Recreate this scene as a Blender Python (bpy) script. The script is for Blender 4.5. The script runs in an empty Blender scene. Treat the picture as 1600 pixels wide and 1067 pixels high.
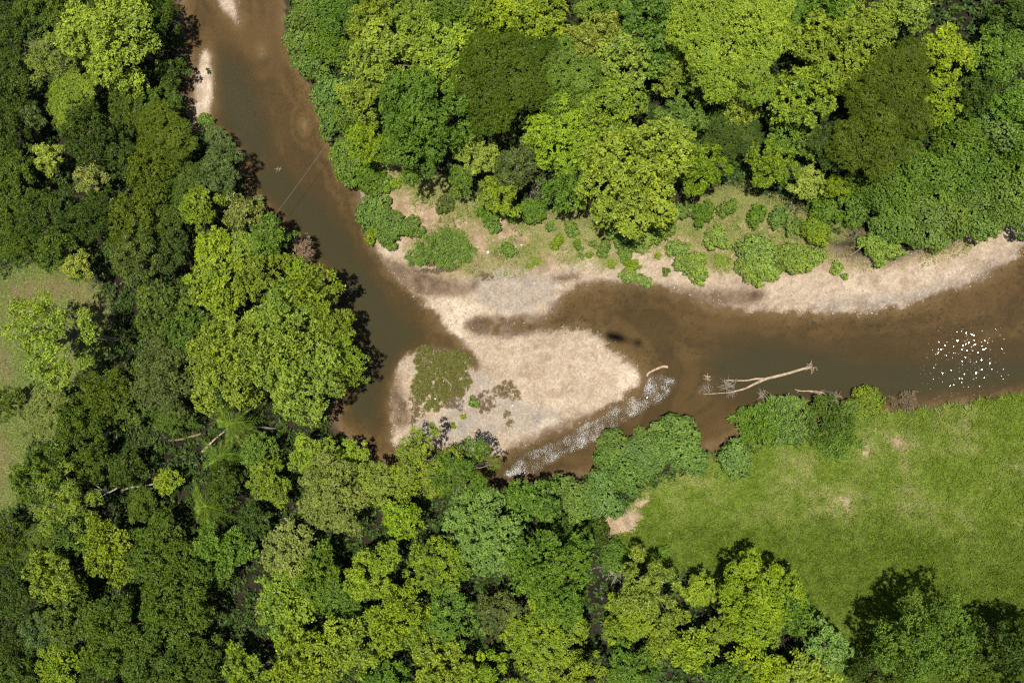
import bpy, math, random
import numpy as np
from mathutils import Vector, Matrix

# ------------------------------------------------------------------ camera, sky, sun, exposure
S = bpy.context.scene
COL = S.collection
F, CX, CY, ALT = 1500.0, 800.0, 533.5, 200.0        # focal length and centre in photo pixels, flying height in m

def unit(v):
    v = np.asarray(v, float)
    return v / np.linalg.norm(v)

def cam_ray(x, y):
    return unit([(x - CX) / F, -(y - CY) / F, -1.0])

zw = -cam_ray(1226, 543.5)                           # world up as the camera sees it (plumb point of the photo)
xw = unit(np.array([1.0, 0, 0]) - zw * zw[0])
yw = np.cross(zw, xw)
RWC = np.array([xw, yw, zw])                         # camera -> world
cam_d = bpy.data.cameras.new('camera')
cam = bpy.data.objects.new('camera', cam_d)
COL.objects.link(cam)
M4 = Matrix([list(RWC[0]) + [0], list(RWC[1]) + [0], list(RWC[2]) + [ALT], [0, 0, 0, 1]])
cam.matrix_world = M4
cam_d.sensor_width = 36.0
cam_d.lens = 36.0 * F / 1600.0
cam_d.clip_start = 0.5
cam_d.clip_end = 20000
S.camera = cam

SUN_TO = -(RWC @ cam_ray(968, 528))                  # towards the sun: opposite the aircraft's shadow
sun_d = bpy.data.lights.new('sun', 'SUN')
sun_d.energy = 4.9
sun_d.angle = math.radians(0.45)
sun_d.color = (1.0, 0.95, 0.86)
sun = bpy.data.objects.new('sun', sun_d)
COL.objects.link(sun)
sun.rotation_euler = Vector(SUN_TO).to_track_quat('Z', 'Y').to_euler()
W = bpy.data.worlds.new('World')
S.world = W
W.use_nodes = True
nt = W.node_tree
sky = nt.nodes.new('ShaderNodeTexSky')
sky.sky_type = 'NISHITA'
sky.sun_disc = False
sky.sun_elevation = math.asin(SUN_TO[2])
sky.sun_rotation = math.atan2(SUN_TO[0], SUN_TO[1])
bgn = nt.nodes['Background']
bgn.inputs['Strength'].default_value = 0.05
nt.links.new(sky.outputs[0], bgn.inputs[0])
S.view_settings.view_transform = 'Standard'
S.view_settings.look = 'None'
S.view_settings.exposure = 0.3
S.view_settings.gamma = 1.0
S.view_settings.use_curve_mapping = False
cy = S.cycles
cy.max_bounces = 5
cy.diffuse_bounces = 2
cy.glossy_bounces = 2
cy.transmission_bounces = 3
cy.transparent_max_bounces = 8
cy.caustics_reflective = False
cy.caustics_refractive = False
cy.sample_clamp_indirect = 5
cy.use_denoising = False
cy.pixel_filter_type = 'BLACKMAN_HARRIS'
cy.filter_width = 1.25

# ------------------------------------------------------------------ helpers
def px2w(x, y, z=0.0):
    """the point at height z that stands at photo pixel x, y"""
    r = RWC @ cam_ray(x, y)
    t = (z - ALT) / r[2]
    return np.array([r[0] * t, r[1] * t, z])

def mpp(x, y, z=0.0):
    """metres per photo pixel, across the line of sight"""
    return np.linalg.norm(px2w(x, y, z) - np.array([0, 0, ALT])) / np.linalg.norm([(x - CX), (y - CY), F])

def vnoise(x, y, scale, seed):
    r = np.random.RandomState(seed)
    g = r.rand(128, 128)
    u = np.asarray(x) / scale + 1000.3
    v = np.asarray(y) / scale + 1000.7
    i = np.floor(u).astype(int); j = np.floor(v).astype(int)
    fu = u - i; fv = v - j
    fu = fu * fu * (3 - 2 * fu); fv = fv * fv * (3 - 2 * fv)
    i0, i1, j0, j1 = i % 128, (i + 1) % 128, j % 128, (j + 1) % 128
    return (g[i0, j0] * (1 - fu) + g[i1, j0] * fu) * (1 - fv) + (g[i0, j1] * (1 - fu) + g[i1, j1] * fu) * fv

def fbm(x, y, scale, seed, n=4):
    s = 0; a = 0.5; t = 0
    for k in range(n):
        s = s + a * vnoise(x, y, scale / 2 ** k, seed + k); t += a; a *= 0.55
    return s / t

def smooth(pts, n=4, closed=True):
    P = np.array(pts, float); N = len(P); out = []
    for i in range(N if closed else N - 1):
        if closed:
            a, b, c, d = P[i - 1], P[i], P[(i + 1) % N], P[(i + 2) % N]
        else:
            a, b, c, d = P[max(i - 1, 0)], P[i], P[i + 1], P[min(i + 2, N - 1)]
        for k in range(n):
            t = k / n
            out.append(0.5 * (2 * b + (c - a) * t + (2 * a - 5 * b + 4 * c - d) * t * t + (3 * b - a - 3 * c + d) * t ** 3))
    if not closed:
        out.append(P[-1])
    return np.array(out)

def poly_w(pts, n=3):
    return np.array([px2w(p[0], p[1])[:2] for p in smooth(pts, n)])

def sdf(X, Y, poly):
    """signed distance, negative inside"""
    x = X.ravel(); y = Y.ravel()
    d2 = np.full(x.shape, 1e18); ins = np.zeros(x.shape, bool)
    N = len(poly)
    for i in range(N):
        ax, ay = poly[i]; bx, by = poly[(i + 1) % N]
        ex, ey = bx - ax, by - ay
        L = ex * ex + ey * ey + 1e-12
        t = np.clip(((x - ax) * ex + (y - ay) * ey) / L, 0, 1)
        dx = x - ax - t * ex; dy = y - ay - t * ey
        d2 = np.minimum(d2, dx * dx + dy * dy)
        if abs(ey) > 1e-9:
            c = ((ay > y) != (by > y)) & (x < ex * (y - ay) / ey + ax)
            ins ^= c
    d = np.sqrt(d2)
    return np.where(ins, -d, d).reshape(X.shape)

def sstep(a, b, v):
    t = np.clip((v - a) / (b - a), 0, 1)
    return t * t * (3 - 2 * t)

def mesh_np(name, verts, quads=None, tris=None, attrs=None, colors=None, mat_idx=None, smooth_sh=False):
    me = bpy.data.meshes.new(name)
    verts = np.asarray(verts, np.float32)
    nq = 0 if quads is None else len(quads); ntr = 0 if tris is None else len(tris)
    loops = []
    if nq: loops.append(np.asarray(quads, np.int32).ravel())
    if ntr: loops.append(np.asarray(tris, np.int32).ravel())
    lp = np.concatenate(loops)
    me.vertices.add(len(verts)); me.vertices.foreach_set('co', verts.ravel())
    me.loops.add(len(lp)); me.loops.foreach_set('vertex_index', lp)
    st = np.concatenate([np.arange(nq) * 4, nq * 4 + np.arange(ntr) * 3]).astype(np.int32)
    me.polygons.add(nq + ntr); me.polygons.foreach_set('loop_start', st)
    if mat_idx is not None:
        me.polygons.foreach_set('material_index', np.asarray(mat_idx, np.int32))
    me.polygons.foreach_set('use_smooth', np.full(nq + ntr, smooth_sh, bool))
    me.update(calc_edges=True)
    for k, v in (attrs or {}).items():
        a = me.attributes.new(k, 'FLOAT', 'POINT'); a.data.foreach_set('value', np.asarray(v, np.float32).ravel())
    for k, v in (colors or {}).items():
        a = me.attributes.new(k, 'FLOAT_COLOR', 'POINT')
        c = np.ones((len(verts), 4), np.float32); c[:, :3] = v
        a.data.foreach_set('color', c.ravel())
    return me

def link(name, me, mats=(), parent=None, loc=None, rotz=0.0, scale=None):
    o = bpy.data.objects.new(name, me)
    COL.objects.link(o)
    if me is not None and not len(me.materials):
        for m in mats: me.materials.append(m)
    if parent is not None: o.parent = parent
    if loc is not None: o.location = [float(v) for v in loc]
    o.rotation_euler = (0, 0, rotz)
    if scale is not None: o.scale = scale
    return o

def tag(o, label=None, cat=None, group=None, kind=None):
    if label: o['label'] = label
    if cat: o['category'] = cat
    if group: o['group'] = group
    if kind: o['kind'] = kind
    return o

class Nodes:
    def __init__(s, name):
        s.m = bpy.data.materials.new(name); s.m.use_nodes = True
        s.t = s.m.node_tree; s.t.nodes.clear()
        s.out = s.t.nodes.new('ShaderNodeOutputMaterial')
    def n(s, typ, props=None, **ins):
        nd = s.t.nodes.new(typ)
        for k, v in (props or {}).items(): setattr(nd, k, v)
        for k, v in ins.items():
            s.set(nd, k, v)
        return nd
    def set(s, nd, k, v):
        key = int(k[1:]) if k[0] == 'i' and k[1:].isdigit() else k.replace('_', ' ')
        sock = nd.inputs[key]
        if isinstance(v, bpy.types.NodeSocket): s.t.links.new(v, sock)
        else: sock.default_value = v
    def math(s, op, a, b=0.0, c=None):
        nd = s.t.nodes.new('ShaderNodeMath'); nd.operation = op
        s.set(nd, 'i0', a); s.set(nd, 'i1', b)
        if c is not None: s.set(nd, 'i2', c)
        return nd.outputs[0]
    def mix(s, f, a, b, blend='MIX'):
        nd = s.t.nodes.new('ShaderNodeMix'); nd.data_type = 'RGBA'; nd.blend_type = blend
        s.set(nd, 'i0', f); s.set(nd, 'i6', a); s.set(nd, 'i7', b)
        return nd.outputs[2]
    def noise(s, scale, vec, detail=3.0, rough=0.6):
        return s.n('ShaderNodeTexNoise', Scale=scale, Detail=detail, Roughness=rough, Vector=vec).outputs[0]
    def remap(s, v, a, b, c=0.0, d=1.0):
        nd = s.t.nodes.new('ShaderNodeMapRange')
        s.set(nd, 'i0', v); s.set(nd, 'i1', a); s.set(nd, 'i2', b); s.set(nd, 'i3', c); s.set(nd, 'i4', d)
        return nd.outputs[0]
    def attr(s, name, out=2, typ='GEOMETRY'):
        nd = s.t.nodes.new('ShaderNodeAttribute'); nd.attribute_name = name; nd.attribute_type = typ
        return nd.outputs[out]
    def done(s, sh):
        s.t.links.new(sh, s.out.inputs[0]); return s.m

def rgb(c): return (c[0], c[1], c[2], 1.0)

# ------------------------------------------------------------------ materials
def leaf_material(name, trans=0.35, gloss=0.05):
    k = Nodes(name)
    oi = k.n('ShaderNodeObjectInfo')
    rnd = k.attr('rnd')
    col = oi.outputs['Color']
    hs = k.n('ShaderNodeHueSaturation', Hue=k.remap(rnd, 0, 1, 0.525, 0.48), Saturation=k.remap(rnd, 0, 1, 1.0, 1.08),
             Value=k.remap(rnd, 0, 1, 0.42, 1.60), Color=col)
    c = hs.outputs[0]
    d = k.n('ShaderNodeBsdfDiffuse', Color=c)
    warm = k.mix(1.0, c, (1.25, 1.15, 0.55, 1), 'MULTIPLY')
    t = k.n('ShaderNodeBsdfTranslucent', Color=warm)
    m1 = k.n('ShaderNodeMixShader', i0=trans, i1=d.outputs[0], i2=t.outputs[0])
    g = k.n('ShaderNodeBsdfGlossy', Color=(1, 1, 1, 1), Roughness=0.48)
    m2 = k.n('ShaderNodeMixShader', i0=gloss, i1=m1.outputs[0], i2=g.outputs[0])
    return k.done(m2.outputs[0])

LEAF = leaf_material('leaf', 0.30, 0.014)

def wood_material(name, c, var=0.5, scale=3.0):
    k = Nodes(name)
    tc = k.n('ShaderNodeTexCoord')
    n1 = k.noise(scale, tc.outputs['Object'], 4, 0.7)
    col = k.mix(k.remap(n1, 0.3, 0.75), rgb([v * (1 - var) for v in c]), rgb([min(v * (1 + var * 0.6), 0.8) for v in c]))
    b = k.n('ShaderNodeBump', Strength=0.6, Distance=0.05, Height=n1)
    p = k.n('ShaderNodeBsdfPrincipled', Base_Color=col, Roughness=0.85, Normal=b.outputs[0])
    return k.done(p.outputs[0])

BARK = wood_material('bark', (0.17, 0.13, 0.09))
PALEBARK = wood_material('pale_bark', (0.32, 0.29, 0.235), 0.45)
DRIFT = wood_material('bleached_wood', (0.46, 0.35, 0.235), 0.6, 1.6)
DARKWOOD = wood_material('grey_twigs', (0.27, 0.22, 0.17), 0.4)
REDWOOD = wood_material('reddish_wood', (0.26, 0.15, 0.09), 0.4)

# ------------------------------------------------------------------ the river outline and the ground sheet
RIVER = [(462, -260), (450, -120), (446, -20), (447, 40), (458, 95), (480, 130), (497, 160), (508, 200), (522, 240), (536, 275), (556, 292),
         (563, 325), (578, 372), (598, 410), (635, 450), (668, 480), (690, 505), (722, 535), (738, 556), (745, 572), (735, 573), (716, 557),
         (690, 548), (652, 550), (624, 560), (614, 590), (610, 640), (609, 668), (616, 694), (660, 702), (720, 706), (780, 711), (802, 704),
         (860, 680), (930, 646), (985, 612), (1001, 592), (999, 580), (984, 562), (956, 549), (945, 530), (917, 515), (882, 511), (842, 519),
         (800, 523), (764, 521), (737, 515), (736, 506), (764, 501), (805, 499), (848, 496), (868, 485), (885, 461), (920, 445), (980, 443),
         (1020, 446), (1055, 455), (1080, 468), (1130, 480), (1200, 488), (1280, 490), (1370, 488), (1420, 476), (1500, 450), (1560, 420),
         (1600, 394), (1690, 320), (1850, 200), (1960, 420), (1760, 590), (1600, 614), (1500, 627), (1440, 636), (1350, 638), (1250, 645),
         (1175, 664), (1130, 690), (1095, 702), (1000, 722), (925, 738), (862, 754), (800, 760), (740, 762), (660, 748), (600, 724),
         (558, 694), (526, 655), (536, 612), (544, 550), (534, 490), (508, 440), (478, 395), (452, 360), (426, 335), (402, 305), (388, 275),
         (374, 240), (358, 217), (336, 206), (322, 206), (304, 190), (300, 150), (300, 100), (288, 50), (282, -20), (270, -120), (260, -260)]
SANDBAR = [(307, 200), (299, 180), (302, 145), (309, 105), (318, 74), (329, 88), (334, 125), (332, 160), (327, 184), (322, 204)]
SPIT = [(320, -80), (335, -10), (348, 16), (362, 30), (371, 38), (373, 20), (366, -10), (356, -80)]
P_BAR = [(565, 300), (600, 415), (670, 490), (722, 540), (745, 575), (690, 540), (610, 560), (600, 700), (800, 720), (940, 660), (1010, 600), (960, 540),
         (900, 505), (860, 490), (900, 450), (980, 440), (1080, 470), (1200, 495), (1380, 495), (1500, 458), (1610, 396), (1680, 330), (1600, 335),
         (1530, 365), (1440, 395), (1380, 410), (1300, 395), (1230, 345), (1120, 320), (1000, 345), (900, 345), (830, 335), (760, 340), (700, 310), (650, 270), (590, 262)]
P_GREY = [[(735, 440), (765, 425), (800, 418), (850, 425), (870, 440), (860, 470), (820, 485), (780, 484), (745, 468)],
          [(700, 575), (730, 580), (770, 590), (800, 620), (850, 640), (880, 655), (820, 680), (760, 680), (715, 690), (640, 690), (650, 660), (700, 640)],
          [(1290, 470), (1400, 462), (1500, 435), (1590, 385), (1600, 395), (1500, 452), (1400, 480), (1290, 488)]]
P_MUD = [[(598, 405), (640, 412), (690, 432), (730, 440), (752, 436), (740, 452), (715, 462), (690, 462), (655, 462), (625, 440)],
         [(728, 498), (790, 492), (860, 488), (900, 500), (850, 520), (780, 528), (735, 522)],
         [(862, 433), (880, 426), (905, 432), (900, 440), (870, 441)],
         [(742, 574), (728, 570), (745, 566), (752, 574)],
         [(1040, 445), (1100, 452), (1180, 452), (1200, 466), (1160, 480), (1080, 470)],
         [(614, 580), (630, 610), (640, 660), (612, 665)],
         [(800, 708), (860, 684), (935, 648), (925, 640), (860, 668), (800, 696)]]
P_MEADOW = [(1000, 770), (1100, 722), (1160, 700), (1250, 690), (1360, 640), (1440, 632), (1520, 622), (1620, 606), (1800, 580), (1900, 900), (1800, 1150),
            (1300, 1150), (1280, 1000), (1150, 960), (1100, 900), (1000, 880), (960, 850)]
P_CLEAR = [(-60, 470), (20, 425), (80, 405), (130, 430), (172, 455), (182, 500), (175, 560), (120, 600), (70, 640), (60, 720), (35, 790), (-20, 830), (-80, 820)]
P_CLEARDIRT = [[(20, 445), (70, 430), (140, 440), (185, 460), (190, 530), (150, 520), (120, 480), (70, 480), (40, 500), (15, 480)],
               [(-20, 690), (20, 670), (30, 720), (15, 780), (-30, 800)], [(0, 540), (30, 560), (25, 600), (-10, 590)]]
P_DIRT = [[(932, 850), (928, 825), (940, 808), (968, 796), (1000, 792), (1012, 800), (1000, 818), (985, 830), (955, 835), (945, 852)],
          [(985, 795), (1010, 770), (1022, 770), (1010, 790)]]
P_BARE = [[(1214, 757), (1250, 750), (1262, 756), (1230, 766), (1228, 780), (1215, 782)], [(1300, 770), (1325, 766), (1338, 790), (1325, 806), (1302, 800)],
          [(1262, 800), (1288, 796), (1286, 804), (1264, 806)], [(1400, 785), (1424, 780), (1426, 796), (1405, 802)],
          [(1372, 680), (1400, 670), (1432, 690), (1420, 712), (1385, 700)], [(1480, 655), (1510, 650), (1512, 664), (1490, 668)],
          [(1330, 690), (1350, 680), (1366, 700), (1345, 720)], [(1570, 725), (1600, 722), (1610, 734), (1575, 734)]]
P_GREENBANK = [[(1020, 370), (1060, 345), (1120, 350), (1230, 365), (1300, 350), (1330, 370), (1260, 385), (1150, 385), (1060, 372)],
               [(880, 398), (940, 392), (980, 400), (960, 418), (900, 412)],
               [(612, 268), (660, 275), (720, 290), (760, 315), (770, 335), (740, 345), (700, 330), (660, 310), (625, 290)],
               [(820, 345), (900, 335), (960, 345), (1000, 355), (960, 385), (900, 385), (850, 400), (830, 420), (815, 405), (835, 375)],
               [(1100, 300), (1160, 300), (1240, 330), (1280, 350), (1200, 360), (1130, 340), (1090, 345)],
               [(1110, 400), (1140, 395), (1145, 420), (1115, 425)]]
P_DEEP = [[(420, 255), (470, 290), (520, 340), (560, 400), (610, 470), (650, 520), (640, 560), (600, 600), (590, 660), (540, 640), (560, 540), (520, 440), (440, 350), (395, 290)],
          [(1120, 560), (1180, 540), (1290, 550), (1400, 570), (1620, 560), (1700, 580), (1600, 610), (1440, 630), (1300, 630), (1180, 620), (1120, 600)],
          [(335, 90), (370, 100), (400, 160), (420, 240), (380, 260), (345, 190)]]
RIFFLE = [(785, 742), (822, 706), (865, 690), (930, 652), (1000, 610), (1020, 585), (1046, 588), (1055, 603), (1032, 630), (985, 655), (930, 692), (880, 716), (835, 738)]

WAKE = [(1088, 612), (1106, 590), (1124, 594), (1128, 606), (1108, 614), (1092, 622)]

def axis(lo, hi, step, far):
    a = list(np.arange(lo, hi, step)); s = step
    up = []; v = a[-1]
    while v < far: s *= 1.5; v += s; up.append(v)
    dn = []; v = a[0]; s = step
    while v > -far: s *= 1.5; v -= s; dn.append(v)
    return np.array(dn[::-1] + a + up)

cs = np.array([px2w(x, y)[:2] for x, y in [(-40, -40), (1640, -40), (1640, 1107), (-40, 1107)]])
STEP = 0.5
gx = axis(cs[:, 0].min(), cs[:, 0].max(), STEP, 5000)
gy = axis(cs[:, 1].min(), cs[:, 1].max(), STEP, 5000)
GX, GY = np.meshgrid(gx, gy, indexing='ij')
wob = (fbm(GX, GY, 3.0, 11) - 0.5) * 1.6
wx = GX + wob; wy = GY + (fbm(GX, GY, 3.0, 21) - 0.5) * 1.6
D = sdf(wx, wy, poly_w(RIVER)) + (fbm(GX, GY, 1.8, 35) - 0.5) * 1.6 + (vnoise(GX, GY, 0.7, 36) - 0.5) * 0.9
for isl in (SANDBAR, SPIT):
    D = np.maximum(D, -sdf(wx, wy, poly_w(isl)))
D = D + (1 - sstep(-1.5, 1.5, sdf(wx, wy, poly_w([(726, 494), (800, 488), (846, 486), (852, 524), (790, 530), (730, 528)])))) * (1.0 + (vnoise(GX, GY, 1.3, 37) - 0.5) * 3.2)   # the neck is half dry
for sx, sy, sr in [(407, 81, 0.75), (475, 196, 0.45), (985, 627, .5)]:         # little sand spits just breaking the surface
    c = px2w(sx, sy); D = np.maximum(D, sr - np.hypot((GX - c[0]) * 1.5, GY - c[1]))
def zone(polys, soft=0.8):
    polys = polys if isinstance(polys[0], list) else [polys]
    v = np.zeros(GX.shape)
    for p in polys:
        v = np.maximum(v, 1 - sstep(-soft, soft, sdf(wx, wy, poly_w(p))))
    return v
zbar = zone(P_BAR, 1.5)
for isl in (SANDBAR, SPIT): zbar = np.maximum(zbar, zone(isl, 1.5))
zgrey, zmud, zmeadow = zone(P_GREY, 1.6), zone(P_MUD, 1.2), zone(P_MEADOW, 1.5)
zclear, zcdirt, zdirt, zbare = zone(P_CLEAR, 2.5), zone(P_CLEARDIRT, 3.0), zone(P_DIRT, 0.8), zone(P_BARE, 2.2)
zgreen, zdeep, zriffle = zone(P_GREENBANK, 1.8), zone(P_DEEP, 4.5), np.maximum(zone(RIFFLE, 1.1), 0.75 * zone(WAKE, 1.0))
nlow = fbm(GX, GY, 9.0, 31); nmid = fbm(GX, GY, 2.5, 41); nhi = fbm(GX, GY, 1.1, 51)
hbar = np.clip(0.045 * D, 0, 1.1) + sstep(9, 20, D) * 1.2 + (nmid - 0.5) * 0.25 * sstep(0, 2, D)
hbank = 2.6 * (1 - np.exp(-np.clip(D, 0, None) / 2.2)) + (nlow - 0.5) * 1.2 * sstep(2, 10, D) + (nmid - 0.5) * 0.3 * sstep(0.5, 3, D)
hland = hbar * zbar + hbank * (1 - zbar)
dmax = 0.34 + 1.15 * zdeep
hwat = -dmax * (1 - np.exp(np.clip(D, None, 0) / 1.6)) + (nmid - 0.5) * 0.10 * sstep(0, -2, D)
HZ = np.where(D > 0, hland, hwat)
far = np.maximum(np.abs(GX) - 260, np.abs(GY) - 200)
HZ = HZ + sstep(0, 900, far) * fbm(GX, GY, 600, 61) * 60

def C(*c): return np.array(c)[None, None, :]
def lay(base, m, c):
    return base * (1 - m[..., None]) + c * m[..., None]
def vary(c1, c2, n): return C(*c1) * (1 - n[..., None]) + C(*c2) * n[..., None]
n01 = sstep(0.3, 0.7, nmid); nl01 = sstep(0.3, 0.7, nlow); nh01 = sstep(0.3, 0.7, nhi)
gc = vary((0.012, 0.010, 0.006), (0.026, 0.021, 0.012), n01)  # forest floor near black: shade of the canopy gaps put into its colour
gc = lay(gc, zmeadow, vary((0.060, 0.080, 0.018), (0.090, 0.110, 0.028), n01))
clear_col = vary((0.068, 0.105, 0.026), (0.112, 0.130, 0.040), nl01)
gc = lay(gc, zclear, clear_col)
gc = lay(gc, zcdirt * zclear * (0.45 + 0.55 * n01), vary((0.135, 0.100, 0.050), (0.165, 0.122, 0.065), nh01))
sand = vary((0.395, 0.308, 0.220), (0.455, 0.366, 0.270), n01)
gc = lay(gc, zbar, sand)
north = sstep(px2w(800, 445)[1], px2w(800, 415)[1], GY)
up = zbar * sstep(4, 9, D) * north                             # upper sandy bank is warmer, with dry weeds in places
gc = lay(gc, up * 0.8, vary((0.29, 0.190, 0.108), (0.39, 0.280, 0.172), nh01))
gc = lay(gc, zgreen * sstep(0.28, 0.5, fbm(GX, GY, 2.2, 71)) * 0.9, vary((0.12, 0.155, 0.03), (0.20, 0.19, 0.06), nh01))
gc = lay(gc, up * sstep(0.46, 0.62, fbm(GX, GY, 3.5, 77)) * 0.75, vary((0.15, 0.14, 0.045), (0.24, 0.19, 0.09), nh01))
gc = lay(gc, zgrey * (0.5 + 0.5 * n01), vary((0.255, 0.222, 0.187), (0.325, 0.285, 0.240), nh01))
pale = np.zeros(GX.shape)
for p in [[(675, 470), (720, 470), (780, 490), (860, 490), (800, 498), (740, 500), (720, 530)], [(960, 590), (990, 575), (1002, 590), (975, 612)],
          [(840, 666), (862, 655), (868, 664), (846, 678)], [(318, 80), (331, 100), (331, 150), (318, 160)]]:
    pale = np.maximum(pale, zone(p, 1.2))
gc = lay(gc, pale * 0.8, vary((0.53, 0.43, 0.315), (0.60, 0.505, 0.39), nh01))
gc = lay(gc, zmud * (0.80 + 0.20 * n01), vary((0.085, 0.056, 0.033), (0.145, 0.098, 0.060), nh01))
streak = sstep(0.5, 0.66, fbm(GX * 0.45 + GY * 0.35, GY * 1.6 - GX * 0.5, 2.6, 88)) * zbar
gc = lay(gc, streak * 0.32, C(0.26, 0.19, 0.12))
drift_l = sstep(0.60, 0.72, fbm(GX, GY, 1.6, 99)) * zbar * (1 - zgrey)
shing = zone([[(1080, 460), (1200, 475), (1300, 470), (1400, 462), (1500, 435), (1600, 375), (1640, 395), (1500, 462), (1380, 495), (1200, 495), (1080, 475)]], 1.5)
gc = lay(gc, drift_l * 0.38, C(0.17, 0.115, 0.065))
gc = lay(gc, shing * sstep(0.48, 0.6, fbm(GX, GY, 1.0, 141)) * 0.55, C(0.17, 0.125, 0.085))
gc = lay(gc, zdirt * (0.7 + 0.3 * n01), vary((0.34, 0.235, 0.15), (0.45, 0.34, 0.24), nh01))
gc = lay(gc, zbare * sstep(0.3, 0.6, nhi), vary((0.26, 0.18, 0.11), (0.36, 0.27, 0.18), n01))
bank_edge = sstep(3.0, 0.5, D) * (D > 0) * (1 - zbar)
gc = lay(gc, bank_edge * 0.6, C(0.13, 0.085, 0.05))
wet = sstep(0.9 + 0.9 * (nmid - 0.5), 0.05, D) * (D > 0)
gc = lay(gc, wet * 0.8, C(0.125, 0.080, 0.044))
bed = vary((0.103, 0.067, 0.026), (0.136, 0.088, 0.036), nl01)
seam = vnoise(D * 1.0 + (nlow - 0.5) * 3, fbm(GX, GY, 30.0, 131) * 9, 1.3, 132)        # silt lies in bands along the banks
bed = bed * (0.80 + 0.42 * sstep(0.25, 0.75, seam))[..., None]
algae = np.maximum(sstep(0.50, 0.66, fbm(GX, GY, 2.2, 111)), 0.9 * sstep(0.56, 0.66, fbm(GX, GY, 1.2, 113))) * (0.2 + 0.8 * sstep(0.4, 0.6, fbm(GX, GY, 14, 121)))
bed = lay(bed, algae * 0.45, C(0.045, 0.034, 0.018))
shelf = sstep(-2.5, -0.2, D)
bed = lay(bed, shelf * 0.5, C(0.17, 0.125, 0.066))
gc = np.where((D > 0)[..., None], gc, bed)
algf = np.clip(0.25 + 1.1 * sstep(0.38, 0.6, fbm(GX, GY, 16, 121)), 0, 1) * (D < -0.4) * (1 - 0.6 * zdeep)
gravel = np.clip(zbar * 1.0 + zdirt, 0, 1) * (D > -0.5)

nx, ny = GX.shape
idx = np.arange(nx * ny).reshape(nx, ny)
quads = np.stack([idx[:-1, :-1], idx[1:, :-1], idx[1:, 1:], idx[:-1, 1:]], -1).reshape(-1, 4)
GV = np.stack([GX, GY, HZ], -1).reshape(-1, 3)
k = Nodes('ground')
tc = k.n('ShaderNodeTexCoord').outputs['Object']
base = k.attr('tint', 0)
gv = k.attr('gravel')
vor = k.n('ShaderNodeTexVoronoi', {'feature': 'F1'}, Scale=4.5, Vector=tc)
vor2 = k.n('ShaderNodeTexVoronoi', {'feature': 'F1'}, Scale=1.8, Vector=tc)
sepc = k.n('ShaderNodeSeparateColor', Color=vor.outputs['Color'])
sepc2 = k.n('ShaderNodeSeparateColor', Color=vor2.outputs['Color'])
stone = k.remap(sepc.outputs[0], 0, 1, 0.84, 1.14)
stone2 = k.remap(sepc2.outputs[1], 0, 1, 0.86, 1.12)
st = k.math('MULTIPLY', stone, stone2)
fine = k.noise(3.2, tc, 5, 0.75)
soil = k.remap(fine, 0.25, 0.75, 0.62, 1.38)
fac = k.n('ShaderNodeMix', {'data_type': 'FLOAT'}, i0=gv, i2=soil, i3=k.math('MULTIPLY', st, k.remap(fine, 0.2, 0.8, 0.8, 1.2))).outputs[0]
cc = k.n('ShaderNodeCombineColor', Red=fac, Green=fac, Blue=fac)
col = k.mix(1.0, base, cc.outputs[0], 'MULTIPLY')
alg = k.math('MULTIPLY', k.attr('algae'), k.remap(k.noise(1.3, tc, 5, 0.72), 0.54, 0.66, 0.0, 0.8))
col = k.mix(alg, col, (0.030, 0.024, 0.013, 1))
bmp = k.n('ShaderNodeBump', Strength=0.7, Distance=0.12, Height=k.math('ADD', fine, k.math('MULTIPLY', vor.outputs['Distance'], k.math('MULTIPLY', gv, -1.2))))
p = k.n('ShaderNodeBsdfPrincipled', Base_Color=col, Roughness=0.9, Normal=bmp.outputs[0])
p.inputs['Specular IOR Level'].default_value = 0.2
GROUND = k.done(p.outputs[0])
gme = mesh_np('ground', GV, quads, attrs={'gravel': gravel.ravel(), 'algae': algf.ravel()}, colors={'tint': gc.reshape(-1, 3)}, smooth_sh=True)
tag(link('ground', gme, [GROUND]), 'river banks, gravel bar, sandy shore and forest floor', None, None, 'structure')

def ground_z(x, y):
    i = np.clip(np.searchsorted(gx, x) - 1, 0, nx - 2); j = np.clip(np.searchsorted(gy, y) - 1, 0, ny - 2)
    u = (x - gx[i]) / (gx[i + 1] - gx[i]); v = (y - gy[j]) / (gy[j + 1] - gy[j])
    return HZ[i, j] * (1 - u) * (1 - v) + HZ[i + 1, j] * u * (1 - v) + HZ[i, j + 1] * (1 - u) * v + HZ[i + 1, j + 1] * u * v
def look(field, x, y):
    i = np.clip(np.searchsorted(gx, x) - 1, 0, nx - 2); j = np.clip(np.searchsorted(gy, y) - 1, 0, ny - 2)
    return field[i, j]
def at(x, y, dz=0.0):
    """point dz above the ground (or water) that shows at photo pixel x, y"""
    z = 0.0
    for _ in range(4):
        p = px2w(x, y, z + dz); z = max(float(ground_z(p[0], p[1])), 0.0)
    return np.array([p[0], p[1], z]), z

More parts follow.
